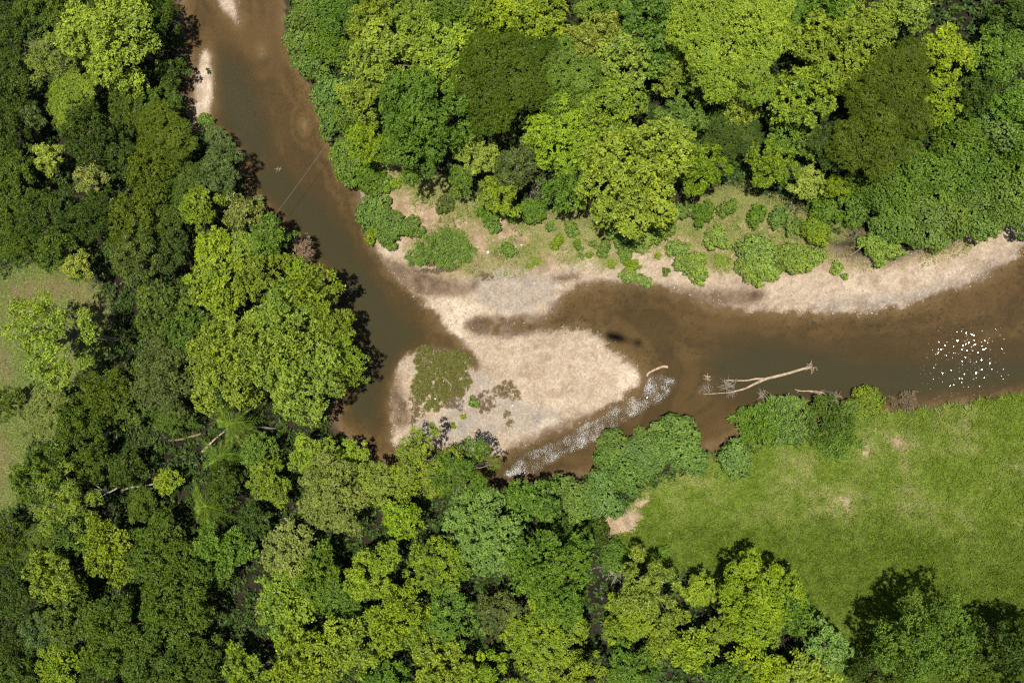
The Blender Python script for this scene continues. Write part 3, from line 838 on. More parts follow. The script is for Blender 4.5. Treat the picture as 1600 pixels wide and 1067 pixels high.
 (1524,146,38,'round','deep','dark tree under the corner rosette tree'),
 (1206,256,48,'droop','lime','lime drooping tree just above the sandy bank weeds'),
 (1262,286,30,'soft','yel','yellowest round tree over the sandy bank weeds'),
 (1304,292,22,'droop','lime','narrow lime tree beside the yellowest round tree'),
 (1244,206,50,'broad','mid','shaded rosette tree below the bright-tipped one'),
 (1092,262,52,'droop','lime','lime tree joined to the widest golden tree'),
 (1056,120,44,'broad','olime','golden tree between the flat canopy and the golden rosettes'),
 (1300,226,40,'feather','deep','small dark feathery tree at the foot of the olive ones'),
]
for t in TREES: plant_tree(*t)

# ------------------------------------------------------------------ shrubs and vine mounds
def shrub_proto(R, seed, flat=0.5):
    v, r, cen, rad = make_crown('vine', R, seed, R * 0.38, low=True)
    return dict(R=R, me=leaf_mesh('shrub', v, r))
SHR = [shrub_proto(R, 900 + i * 13) for i, R in enumerate([0.9, 0.9, 1.8, 1.8, 3.2, 3.2, 5.5, 5.5, 7.5])]
def plant_shrub(x, y, r, coln, label, ex=1.0, rot=None, hs=1.0, name='shrub', group='leafy shrubs on the banks'):
    R = r * mpp(x, y, 1.5)
    ex *= rnd.uniform(0.84, 1.2)
    best = min(abs(math.log(p['R'] / R)) for p in SHR)
    cand = [p for p in SHR if abs(math.log(p['R'] / R)) < best + 0.02]
    if 980 < x < 1400 and 355 < y < 450 and coln == 'vgreen': coln = 'vbrt'
    p = rnd.choice(cand); s = R / p['R']
    g, z = at(x, y, R * 0.4)
    o = link(name, p['me'], loc=(g[0], g[1], g[2] - 0.1), rotz=rnd.uniform(0, 6.28) if rot is None else rot, scale=(s * ex * 0.95, s / ex * 0.95, s * hs * 1.35))
    o.color = jit(COLS[coln], 0.08)
    tag(o, label, 'shrub', group)
    return o
SHRUBS = [
 (488,30,34,'vgreen','topmost riverside bush on the far bank of the upper reach'),
 (528,24,38,'mid','bush behind the topmost riverside bush at the top edge'),
 (470,66,26,'vgreen','bush overhanging the upper reach, second from the top edge'),
 (490,104,28,'vgreen','bush overhanging the upper reach opposite the sand strip'),
 (516,78,34,'mid','taller bush set back from the upper reach opposite the sand strip'),
 (514,146,28,'vpale','pale bush at the water, third down the far bank'),
 (524,190,27,'vgreen','rounded bush at the water just above the cable crossing'),
 (546,186,28,'mid','bush behind the rounded cable-crossing bush'),
 (540,236,24,'vgreen','bush at the water just below the cable crossing'),
 (545,270,24,'vgreen','bush at the water where the bare bank begins'),
 (578,276,28,'mid','bush above the thin strip of bare bank'),
 (602,290,15,'vgreen','small bush at the upper end of the grassy slope'),
 (617,286,11,'lime','tiny lime bush at the upper end of the grassy slope'),
 (584,330,28,'vgreen','large bush on the bank point beside the river, upper half'),
 (612,352,30,'vgreen','large bush on the bank point, middle of the row'),
 (644,356,20,'vgreen','bush at the inland end of the bank point row'),
 (582,366,16,'brt','yellow-green bush at the water end of the bank point row'),
 (608,374,18,'vgreen','bush at the lower end of the bank point row'),
 (695,318,17,'grey','greyish bush in the middle of the grassy slope'),
 (772,352,15,'vgreen','dark upright bush on the bare sandy path'),
 (795,392,14,'vgreen','small bush on the sand above the grey gravel patch'),
 (764,334,18,'mid','bush at the foot of the lime drooping tree'),
 (798,330,18,'mid','bush under the lime drooping tree facing the sand'),
 (832,330,22,'mid','bush at the foot of the grey-brown thin tree'),
 (860,354,9,'vgreen','small round bush near the round green bank tree'),
 (894,356,14,'vgreen','low bush just beneath the round green bank tree'),
 (872,378,12,'brt','flat green weed patch in the middle of the weedy bank'),
 (903,383,9,'mid','small weed bush beside the white bent stick'),
 (927,381,7,'vgreen','small dark bush at the end of the white bent stick'),
 (945,388,14,'vgreen','bush between the bent stick and the big dark bank thicket'),
 (908,400,6,'vgreen','lower one of two tiny bushes below the white bent stick'),
 (921,399,6,'brt','lighter one of two tiny bushes below the white bent stick'),
 (956,413,8,'olime','sparse yellowish tuft on the gravel above the brown pool'),
 (978,370,26,'vgreen','dark thicket in the middle of the sandy bank'),
 (1005,372,24,'vgreen','inner bush of the dark thicket on the sandy bank'),
 (1034,352,24,'vgreen','upper bush of the dark thicket by the golden tree'),
 (1064,328,18,'vgreen','bush beneath the widest golden tree on the weedy slope'),
 (978,394,14,'vgreen','narrow link of bushes running down to the pool'),
 (988,414,13,'brt','bright bush midway down to the brown pool'),
 (982,432,15,'vgreen','bush touching the brown pool, upper one of the pair'),
 (1004,437,14,'vgreen','bush touching the brown pool, outer one of the pair'),
 (1060,390,18,'vgreen','upper bush of the bank thicket opposite the fallen log'),
 (1078,410,22,'vgreen','middle bush of the bank thicket opposite the fallen log'),
 (1094,428,18,'vgreen','lowest bush of the bank thicket opposite the fallen log'),
 (1040,424,7,'mid','tiny bush on the sand between pool and thicket'),
 (1028,400,6,'lime','tiny yellow weed on the sand beside the thicket'),
 (1098,334,20,'mid','bush at the foot of the lime tree on the weedy slope'),
 (1120,372,21,'vgreen','round bush beside the forked white branch'),
 (1138,326,16,'vgreen','bush high on the weedy slope above the forked branch'),
 (1160,388,6,'mid','tiny bush beside the curved white branch'),
 (1186,398,32,'vgreen','large green mound on the sandy bank, upper part'),
 (1168,416,21,'vgreen','darker mound at the end of the large green mound'),
 (1192,424,24,'vgreen','lobe of the large green mound nearest the water'),
 (1240,404,27,'vgreen','green mound in the middle of the bank row'),
 (1270,404,19,'vgreen','green mound at the end of the bank row'),
 (1276,362,22,'brt','light bush above the bank row of mounds'),
 (1180,338,18,'mid','weedy bush on the slope above the large green mound'),
 (1214,340,18,'vgreen','dark bush on the slope below the lime drooping tree'),
 (1240,354,15,'vgreen','low bush below the yellowest round tree'),
 (1288,328,26,'mid','bush beneath the yellowest round tree'),
 (1310,418,10,'vgreen','lone small bush on the open sand, larger one'),
 (1303,423,7,'vgreen','lone small bush on the open sand touching the larger one'),
 (1319,432,6,'vgreen','smallest lone bush on the open sand'),
 (1366,382,24,'vgreen','bush jutting onto the sand beside two pale sticks'),
 (1374,402,14,'vgreen','lobe of bush reaching lowest onto the sand'),
 (1396,392,16,'vgreen','small bush beside the one jutting onto the sand'),
 (1340,320,30,'mid','leafy bush behind the pale sticks'),
 (1400,300,52,'mid','wide thicket beneath the dark olive feathery trees'),
 (1352,290,34,'mid','thicket beside the narrow lime tree'),
 (1400,352,38,'vgreen','thicket above the bush that juts onto the sand'),
 (1450,346,42,'vgreen','long bush row over the shingle, first part'),
 (1494,330,40,'vgreen','long bush row over the shingle, middle part'),
 (1466,372,20,'vgreen','lobe of the long bush row reaching the shingle'),
 (1462,286,50,'mid','tangled thicket behind the long bush row'),
 (1534,350,30,'vgreen','bush hanging over the shingle near the picture edge'),
 (1560,318,46,'vgreen','wide vine mound above the shingle near the picture edge'),
 (1598,332,38,'vgreen','vine mound cut by the picture edge above the shingle'),
 (1528,268,48,'mid','tangled vine mound behind the wide mound'),
 (1500,214,46,'mid','vine tangle beside the yellow-lime trees'),
 (1552,200,48,'vgreen','vine tangle below the corner rosette tree'),
 (1596,244,44,'mid','vine tangle on the picture edge'),
 (1420,258,36,'mid','vine tangle under the lower olive feathery tree'),
 (1058,690,47,'vpale','largest lobe of the pale vine mound on the channel bank'),
 (1074,712,32,'vpale','meadow side lobe of the pale vine mound'),
 (1012,714,40,'vpale','middle lobe of the pale vine mound'),
 (962,700,32,'vgreen','outermost lobe of the vine mound over the riffle'),
 (976,734,42,'vpale','lower lobe of the vine mound touching the meadow'),
 (1004,682,18,'vgreen','small lobe on the river rim of the vine mound'),
 (898,768,34,'vgreen','vine-covered bush at the end of the narrow channel'),
 (944,774,36,'vpale','vine-covered bush beside the bare dirt patch'),
 (906,790,28,'vgreen','low vine bush behind the channel end'),
 (860,764,24,'grey','dull low bush at the water at the channel end'),
 (1148,716,27,'vpale','rounded pale bush alone between vine mound and willows'),
 (1124,744,8,'vgreen','low bush at the meadow edge below the rounded pale bush'),
 (1356,626,24,'brt','bright green bush on the meadow bank at the water'),
 (1334,640,20,'vgreen','bush beside the bright green one on the meadow bank'),
 (740,629,9,'vgreen','small round green bush on the gravel bar'),
 (708,665,5,'brt','tiny green sprig near the shaded tip of the gravel bar'),
 (724,651,5,'olime','tiny yellowish sprig in the middle of the gravel bar'),
 (323,190,14,'vgreen','small dark bush at the end of the long sand strip'),
 (402,318,14,'pale','pale bush on the bank beside the layered tree'),
 (960,868,24,'mid','shaded bush at the end of the bare dirt patch'),
 (1036,862,12,'mid','small bush in the tree shade on the meadow'),
 (1218,892,18,'pale','pale thin bush beside the large vivid lime tree'),
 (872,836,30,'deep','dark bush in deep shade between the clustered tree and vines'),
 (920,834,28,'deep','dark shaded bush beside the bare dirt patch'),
]
for s_ in SHRUBS: plant_shrub(*s_)

# upright cane / willow clumps
def cane_mesh(name, Rx, Ry, h, n, seed, lean=0.25, ln=0.5, wd=0.1, per=16):
    rng = np.random.RandomState(seed)
    nc = max(4, n // per)
    a = rng.uniform(0, 6.28, nc); q = np.sqrt(rng.rand(nc)) * (1 + 0.18 * np.sin(a * 3 + seed) + 0.12 * np.sin(a * 5 + seed * 2))
    ci = rng.randint(0, nc, n); sp_ = 0.45 / math.sqrt(nc)
    ux = (q * np.cos(a))[ci] + rng.normal(0, sp_, n); uy = (q * np.sin(a))[ci] + rng.normal(0, sp_, n)
    bx, by = ux * Rx, uy * Ry
    a = np.arctan2(uy, ux); q = np.clip(np.hypot(ux, uy), 0, 1.2)
    hh = h * rng.uniform(0.55, 1.2, nc)[ci] * rng.uniform(0.8, 1.1, n) * (1 - 0.4 * q ** 3).clip(0.3, 1)
    lx = lean * hh * (np.cos(a) * q + rng.normal(0, 0.35, n)); ly = lean * hh * (np.sin(a) * q + rng.normal(0, 0.35, n))
    m = 8
    t = np.linspace(0.25, 1, m)[None]
    pos = np.stack([bx[:, None] + lx[:, None] * t ** 1.6, by[:, None] + ly[:, None] * t ** 1.6, hh[:, None] * t], -1)
    ang = rng.uniform(0, 6.28, (n, m)); el = rng.uniform(0.1, 0.9, (n, m))
    ax = np.stack([np.cos(ang) * np.cos(el) + (lx / hh)[:, None], np.sin(ang) * np.cos(el) + (ly / hh)[:, None], np.sin(el)], -1)
    ax /= np.linalg.norm(ax, axis=2)[..., None]
    N = n * m
    nr = np.tile(np.array([0, 0, 1.0]), (N, 1)) + rng.normal(0, 0.3, (N, 3))
    v = leaf_quads(pos.reshape(-1, 3), ax.reshape(-1, 3), nr, ln * rng.uniform(0.6, 1.3, N), wd * rng.uniform(0.7, 1.3, N), rng)
    r = np.clip(0.5 * np.repeat(rng.rand(n), m) + 0.5 * rng.rand(N), 0, 1)
    return leaf_mesh(name, v.reshape(-1, 3), np.repeat(r, 4))
def plant_cane(x, y, rx, ry, h, dens, coln, label, name='willow_clump', cat='shrub', rot=0.0, ln=0.5, wd=0.11, lean=0.3, per=16):
    k_ = mpp(x, y)
    Rx, Ry = rx * k_, ry * k_
    me = cane_mesh(name, Rx, Ry, h, int(Rx * Ry * 3.14 * dens), int(x * 7 + y), lean, ln, wd, per)
    g, z = at(x, y, h * 0.5)
    o = link(name, me, loc=g, rotz=rot); o.color = jit(COLS[coln], 0.05)
    return tag(o, label, cat, 'upright willowy clumps')
plant_cane(692, 388, 54, 26, 2.2, 24, 'vgreen', 'long green cane thicket on the sandy point above the mud', 'cane_thicket', 'shrub', 0.12, 0.6, 0.15)
plant_cane(684, 592, 44, 44, 0.8, 34, 'reed', 'grey-green reed patch on the river end of the gravel bar', 'reed_patch', 'reeds', 0.0, 0.6, 0.07, 0.6, 7)
plant_cane(714, 560, 26, 10, 0.9, 50, 'reed', 'narrow reed fringe along the little inlet', 'reed_patch', 'reeds', -0.3, 0.6, 0.07, 0.5, 7)
plant_cane(706, 616, 16, 26, 0.6, 22, 'brown', 'dry brown stalks behind the reed patch', 'dry_brush', 'brush', 0.3, 0.45, 0.05, 0.8, 5)
plant_cane(638, 640, 22, 26, 0.3, 9, 'brown', 'low dry stalks on the muddy flat beside the reeds', 'dry_brush', 'brush', 0.5, 0.4, 0.07, 0.9)
plant_cane(757, 630, 16, 14, 0.7, 22, 'brown', 'dry brush beside the small round bush on the bar', 'dry_brush', 'brush', 0.3, 0.45, 0.05, 0.8, 5)
plant_cane(792, 610, 22, 13, 0.6, 20, 'brown', 'largest brown brush tuft in the middle of the bar', 'dry_brush', 'brush', -0.2, 0.45, 0.05, 0.9, 5)
plant_cane(796, 653, 10, 10, 0.4, 14, 'brown', 'small brush tuft on the lower side of the bar', 'dry_brush', 'brush', 0.0, 0.4, 0.07, 0.8)
plant_cane(688, 416, 42, 9, 0.5, 20, 'brown', 'dead brown stalks along the lower side of the cane thicket', 'dry_brush', 'brush', 0.1, 0.45, 0.08, 0.7)
plant_cane(760, 430, 12, 8, 0.4, 16, 'brown', 'dry tuft at the edge of the grey gravel patch', 'dry_brush', 'brush', 0, 0.4, 0.07, 0.8)
plant_cane(1196, 664, 42, 30, 3.4, 16, 'mid', 'willow clump leaning over the water below the fallen log', 'willow_clump', 'shrub', 0.2, 0.8, 0.2)
plant_cane(1240, 658, 34, 34, 3.6, 16, 'vgreen', 'middle willow clump on the meadow bank', 'willow_clump', 'shrub', 0.0, 0.8, 0.2)
plant_cane(1290, 662, 38, 34, 3.4, 16, 'dmid', 'darker willow clump beside the bright green bush', 'willow_clump', 'shrub', 0.0, 0.8, 0.2)
plant_cane(1310, 690, 26, 20, 2.4, 16, 'mid', 'low willow clump on the meadow side', 'willow_clump', 'shrub', 0.0, 0.7, 0.18)
plant_cane(1420, 628, 20, 15, 1.8, 16, 'brown', 'dry brownish bush on the meadow bank at the water', 'dry_brush', 'brush', 0.0, 0.6, 0.1)
plant_cane(1335, 372, 18, 16, 0.8, 16, 'brown', 'tangle of dead stalks between bushes and pale sticks', 'dry_brush', 'brush', 0.0, 0.5, 0.07, 0.8)
plant_cane(950, 348, 26, 12, 0.7, 14, 'pale', 'dry straw-coloured weeds under the widest golden tree', 'dry_brush', 'brush', 0.0, 0.5, 0.08, 0.8)
plant_cane(1130, 408, 16, 12, 0.6, 16, 'olime', 'yellowish weeds beside the large green mound', 'dry_brush', 'weeds', 0.0, 0.5, 0.09, 0.8)
plant_cane(828, 408, 14, 10, 0.5, 14, 'olime', 'sparse weeds at the top of the grey gravel patch', 'dry_brush', 'weeds', 0.0, 0.4, 0.08, 0.8)

# ------------------------------------------------------------------ palms
def frond_mesh(L, seed):
    rng = np.random.RandomState(seed)
    n = 16
    t = np.linspace(0, 1, n)
    spine = np.stack([t * L, np.zeros(n), 0.45 * L * t * (0.6) - 0.75 * L * t ** 2.2], 1)
    vs, qs = [], []
    tv, tq, tt = tube(spine, np.linspace(0.07, 0.015, n), 4)
    fv = []
    for i in range(2, n):
        for sgn in (-1, 1):
            w = L * 0.22 * math.sin(math.pi * min(1, 0.15 + t[i] * 0.85)) ** 0.6 + 0.12
            d = np.array([0.55, sgn * 0.9, -0.35 + rng.normal(0, 0.08)]); d /= np.linalg.norm(d)
            for q in range(2):
                b = spine[i] + np.array([-L / n * 0.5 * q, 0, 0])
                s_ = np.array([0.085, 0, 0.02])
                fv += [b - s_, b + d * w * 0.5 - s_, b + d * w, b + d * w * 0.5 + s_]
    fv = np.array(fv); off = len(tv)
    V_ = np.vstack([tv, fv]); Q_ = np.vstack([tq, np.arange(len(fv)).reshape(-1, 4) + off])
    me = mesh_np('frond', V_, Q_, tt, attrs={'rnd': np.concatenate([np.full(off, 0.9), np.repeat(rng.rand(len(fv) // 4), 4)])})
    me.materials.append(LEAF)
    return me
FRONDS = [frond_mesh(1.0 * q, 40 + i) for i, q in enumerate((4.6, 5.4, 6.0))]
def palm(x, y, h, nf, label, seed, s=1.0, base=None):
    rng = np.random.RandomState(seed)
    g, z = at(x, y, h) if base is None else at(*base)
    tip = px2w(x, y, z + h)
    o = bpy.data.objects.new('palm_tree', None); COL.objects.link(o); o.location = g
    tag(o, label, 'palm', 'palms in the shady hollow')
    v, q, t = tube(bent((0, 0, -0.5), tip - g, 7, 0.012, rng), np.linspace(0.24, 0.15, 7), 8)
    link('trunk', mesh_np('trunk', v, q, t, smooth_sh=True), [PALEBARK], o)
    top = tip - g
    for i in range(nf):
        f = link('frond', FRONDS[i % 3], parent=o, loc=top)
        f.rotation_euler = (rng.normal(0, 0.15), -rng.uniform(-0.35, 0.5), i * 2.39996 + rng.normal(0, 0.2))
        sc = s * rng.uniform(0.85, 1.1); f.scale = (sc, sc, sc)
        f.color = jit(COLS['dmid' if i % 4 else 'mid'], 0.12)
palm(362, 661, 11.0, 15, 'palm with a pale leaning trunk under the great riverside dome', 3, 1.1, (438, 671))
palm(344, 712, 9.0, 13, 'middle palm of the shady hollow beside the broken stub', 5, 1.0)
palm(322, 790, 10.0, 15, 'lowest palm with arching fronds in the shady hollow', 8, 1.15)
palm(1346, 1040, 5.0, 9, 'small palm at the bottom edge beside the big meadow tree', 9, 0.7)

# ------------------------------------------------------------------ dead wood
def zp(ox, oy, s, pts): return [(ox + a / s, oy + b / s) for a, b in pts]
def stick_mesh(name, lines, org, mat):
    """lines: list of (pixel points, r0, r1, height above ground)"""
    parts = []
    for i, (pts, r0, r1, dz) in enumerate(lines):
        P = []
        n = len(smooth(pts, 3, False))
        for j, (x, y) in enumerate(smooth(pts, 3, False)):
            g, z = at(x, y, dz)
            hh = dz[j * (len(dz) - 1) // max(n - 1, 1)] if isinstance(dz, (list, tuple)) else dz
            P.append(np.array([g[0], g[1], z + hh]) - org)
        parts.append(tube(P, np.linspace(r0, r1, len(P)), 7))
    v, q, t = merge(parts)
    me = mesh_np(name, v, q, t, smooth_sh=True); me.materials.append(mat)
    return me
def wood(name, label, lines, mat=None, cat='branch', group='dead branches and driftwood'):
    x, y = lines[0][0][0]
    g, z = at(x, y)
    o = link(name, stick_mesh(name, lines, g, mat or DRIFT), loc=g)
    return tag(o, label, cat, group)
def twig_mesh(px, py, n, size, org, mat, seed, name, spread=1.0, z0=0.1):
    rng = np.random.RandomState(seed); g, z = at(px, py); parts = []
    for i in range(n):
        a = rng.uniform(0, 6.28); L = size * rng.uniform(0.5, 1.1)
        e = g + np.array([math.cos(a) * L * spread, math.sin(a) * L * spread, rng.uniform(0.05, 0.8) * L])
        s0 = g + rng.normal(0, size * 0.32, 3) * np.array([1.3, 0.7, 0]) + np.array([0, 0, z0])
        parts.append(tube(bent(s0, e, 4, 0.10, rng) - org, np.linspace(0.10, 0.035, 4) * (0.6 + size * 0.15), 4))
        m_ = (s0 + e) / 2; e2 = m_ + rng.normal(0, L * 0.3, 3)
        e2[2] = max(e2[2], z + 0.05)
        parts.append(tube(bent(m_, e2, 3, 0.08, rng) - org, np.linspace(0.065, 0.03, 3) * (0.6 + size * 0.15), 4))
    v, q, t = merge(parts)
    me = mesh_np(name, v, q, t); me.materials.append(mat)
    return me

Z5 = lambda pts: zp(900, 500, 3.5556, pts)
g, _ = at(1180, 598)
ft = bpy.data.objects.new('fallen_tree', None); COL.objects.link(ft); ft.location = g
tag(ft, 'bleached forked fallen tree lying in the river', 'fallen tree', 'dead branches and driftwood')
link('trunk', stick_mesh('trunk', [(Z5([(1300, 262), (1250, 274), (1170, 298), (1050, 328), (1010, 346)]), 0.24, 0.36, 0.25)], g, DRIFT), parent=ft)
link('branch', stick_mesh('branch', [(Z5([(1060, 326), (1000, 326), (940, 336), (830, 334)]), 0.24, 0.13, 0.25)], g, DRIFT), parent=ft)
link('branch', stick_mesh('branch', [(Z5([(1015, 344), (980, 360), (940, 380), (896, 392), (860, 400)]), 0.30, 0.15, 0.25)], g, DRIFT), parent=ft)
link('branch', stick_mesh('branch', [(Z5([(880, 400), (800, 406), (708, 412)]), 0.13, 0.08, 0.2)], g, DRIFT), parent=ft)
link('twigs', twig_mesh(*Z5([(852, 362)])[0], 14, 2.2, g, DARKWOOD, 3, 'twigs'), parent=ft)
link('twigs', twig_mesh(*Z5([(868, 405)])[0], 10, 1.4, g, DARKWOOD, 4, 'twigs'), parent=ft)
link('roots', twig_mesh(*Z5([(1305, 262)])[0], 12, 1.3, g, DRIFT, 5, 'roots'), parent=ft)
g, _ = at(1276, 612)
fb = bpy.data.objects.new('fallen_branch', None); COL.objects.link(fb); fb.location = g
tag(fb, 'bleached many-twigged branch in the water beside the willows', 'branch', 'dead branches and driftwood')
link('limb', stick_mesh('limb', [(Z5([(1215, 384), (1250, 394), (1320, 394), (1380, 408), (1420, 426)]), 0.10, 0.16, 0.25),
                                 (Z5([(1290, 394), (1340, 406), (1390, 424)]), 0.10, 0.07, 0.3), (Z5([(1240, 392), (1228, 402)]), 0.07, 0.04, 0.25)], g, DRIFT), parent=fb)
link('twigs', twig_mesh(*Z5([(1380, 424)])[0], 14, 2.0, g, DARKWOOD, 14, 'twigs'), parent=fb)
link('twigs', twig_mesh(*Z5([(1440, 434)])[0], 12, 1.8, g, DARKWOOD, 15, 'twigs'), parent=fb)
g, _ = at(*Z5([(1040, 415)])[0])
o = link('root_ball', twig_mesh(*Z5([(1040, 415)])[0], 18, 1.6, g, DARKWOOD, 24, 'root_ball'), loc=g)
tag(o, 'grey tangle of roots in the water above the willows', 'roots', 'dead branches and driftwood')
g, _ = at(*Z5([(730, 318)])[0])
o = link('snag', twig_mesh(*Z5([(730, 318)])[0], 10, 1.0, g, DRIFT, 25, 'snag'), loc=g)
tag(o, 'small snag with twigs in the water upstream of the fallen tree', 'branch', 'dead branches and driftwood')
g, _ = at(*Z5([(612, 498)])[0])
wood('driftwood_log', 'short thick log at the tip of the gravel bar', [(Z5([(394, 312), (402, 296), (425, 282), (460, 266), (490, 258), (512, 262)]), 0.24, 0.30, 0.3)], cat='log')
Z4 = lambda pts: zp(600, 500, 5.3333, pts)
wood('driftwood_branch', 'bent pale branch lying in the reed patch', [(Z4([(470, 452), (515, 500), (558, 540), (556, 570), (545, 602)]), 0.14, 0.06, 0.55)])
ZB = lambda pts: zp(820, 260, 5.3333, pts)
wood('driftwood_branch', 'thin arched stick on the weedy bank above the gravel', [(ZB([(188, 722), (235, 684), (290, 668), (355, 660)]), 0.05, 0.08, 0.15)])
wood('driftwood_branch', 'short white bent stick beside small weed bushes', [(ZB([(436, 690), (480, 692), (505, 702), (548, 678)]), 0.11, 0.08, 0.15)])
wood('driftwood_branch', 'short pale stick on the wet mud above the pool', [(ZB([(382, 942), (428, 944)]), 0.12, 0.10, 0.12)], cat='stick')
wood('driftwood_branch', 'thin stick running into the dark thicket', [(ZB([(658, 628), (700, 644), (735, 660)]), 0.07, 0.05, 0.15)])
wood('driftwood_branch', 'pale forked stick below the dark thicket', [(ZB([(925, 750), (960, 738), (985, 712)]), 0.08, 0.05, 0.15), (ZB([(960, 738), (1000, 730), (1055, 712)]), 0.06, 0.04, 0.15)])
ZC = lambda pts: zp(1100, 260, 5.3333, pts)
wood('driftwood_branch', 'curved white branch on the sand beside the large mound', [(ZC([(226, 770), (236, 738), (290, 704), (308, 660), (316, 636)]), 0.10, 0.13, 0.2), (ZC([(314, 640), (280, 634), (248, 638)]), 0.08, 0.05, 0.25)])
wood('driftwood_branch', 'small white forked branch beside the round bush', [(ZC([(212, 514), (258, 524)]), 0.09, 0.06, 0.15), (ZC([(236, 520), (252, 488)]), 0.07, 0.04, 0.15)])
wood('driftwood_branch', 'upper one of two pale straight sticks below the dead stalks', [(ZC([(1222, 684), (1262, 662), (1300, 618), (1338, 584)]), 0.10, 0.06, 0.25)], cat='stick')
wood('driftwood_branch', 'lower one of two pale straight sticks below the dead stalks', [(ZC([(1208, 746), (1260, 716), (1318, 672)]), 0.08, 0.06, 0.2)], cat='stick')
wood('driftwood_branch', 'thin reddish stick among the bushes above the bank row', [(ZC([(790, 596), (838, 602)]), 0.08, 0.05, 0.2)], REDWOOD, 'stick')
Z6 = lambda pts: zp(60, 560, 3.8095, pts)
wood('fallen_log', 'red-brown fallen trunk in the shady hollow', [(Z6([(760, 486), (830, 484), (890, 470), (970, 448)]), 0.22, 0.30, 0.4)], REDWOOD, 'trunk')
wood('broken_stub', 'pale split stub between the palms', [(Z6([(978, 556), (1010, 520), (1050, 480), (1108, 434)]), 0.42, 0.12, 0.8)], DRIFT, 'trunk')
wood('leaning_trunk', 'grey leaning bare trunk between forest and hollow', [(Z6([(490, 786), (560, 764), (620, 760), (706, 742)]), 0.26, 0.20, 3.0)], PALEBARK, 'trunk')
wood('dead_branch', 'white forked bare limbs over the dark lower forest', [(Z6([(470, 770), (405, 800), (360, 766), (310, 736), (236, 700)]), 0.2, 0.07, 9.0), (Z6([(405, 800), (340, 776), (270, 770)]), 0.12, 0.05, 9.2), (Z6([(405, 802), (330, 850), (220, 905)]), 0.13, 0.05, 9.0)], PALEBARK)
wood('dead_branch', 'curled pale twig on the dark floor below the hollow', [(Z6([(404, 596), (410, 625), (440, 642)]), 0.1, 0.07, 1.0)], PALEBARK)
wood('dead_branch', 'fallen brown limb curving beside the palm trunk', [(Z6([(1300, 490), (1335, 482), (1352, 455)]), 0.12, 0.09, 0.6)], DRIFT)
wood('dead_branch', 'fallen pale limb on the meadow beside the willows', [(zp(1066, 356, 3, [(850, 940), (890, 942), (912, 970)]), 0.05, 0.07, 0.15), (zp(1066, 356, 3, [(905, 960), (908, 900), (902, 880)]), 0.07, 0.04, 0.2)], DRIFT)
wood('dead_branch', 'thin reddish stick sticking up by the dry bank bush', [(zp(1066, 356, 3, [(1078, 764), (1110, 768)]), 0.08, 0.06, 1.4)], REDWOOD, 'stick')
wood('dead_branch', 'pale root stuck in the far bank of the upper reach', [(zp(0, 0, 3, [(1482, 470), (1496, 490), (1500, 516)]), 0.1, 0.06, 0.2)], DRIFT, 'root')
def bare_bush(px, py, n, size, label, seed, mat=DARKWOOD):
    g, _ = at(px, py); o = link('bare_bush', twig_mesh(px, py, n, size, g, mat, seed, 'bare_bush', 0.8, 0.0), loc=g)
    return tag(o, label, 'bush', 'leafless bushes')
bare_bush(964, 890, 34, 4.0, 'grey leafless bush beside the vivid lime round tree', 31, PALEBARK)
bare_bush(1296, 664, 16, 2.2, 'leafless twigs among the darker willows', 32)
bare_bush(1104, 1000, 22, 3.2, 'grey leafless twigs beneath the large vivid lime tree', 33)
bare_bush(838, 292, 20, 3.6, 'bare grey twigs among the dull thin tree', 34)
bare_bush(1336, 366, 24, 1.8, 'dark bare twigs on the sand between bushes', 35)
bare_bush(1422, 618, 12, 1.2, 'dry bare twigs at the water by the dry bank bush', 36, DRIFT)
g, _ = at(437, 264)
o = link('sunken_snag', twig_mesh(437, 264, 10, 1.1, g, DARKWOOD, 41, 'sunken_snag', 1.0, 0.0), loc=g)
tag(o, 'dark snag breaking the water near the cable', 'snag', 'dead branches and driftwood')

# ------------------------------------------------------------------ cable across the upper reach
a = px2w(398, 376, 8.0); b = px2w(560, 146, 9.0)
tt_ = np.linspace(0, 1, 24)[:, None]
path = a + (b - a) * tt_; path[:, 2] -= (1.4 * 4 * tt_ * (1 - tt_))[:, 0]
v, q, t = tube(path, np.full(24, 0.028), 6)
k = Nodes('cable_steel')
p = k.n('ShaderNodeBsdfPrincipled', Base_Color=(0.22, 0.20, 0.17, 1), Roughness=0.5, Metallic=0.4)
o = link('cable', mesh_np('cable', v - path[0], q, t, smooth_sh=True), [k.done(p.outputs[0])], loc=path[0])
tag(o, 'thin pale cable strung across the upper reach', 'cable')

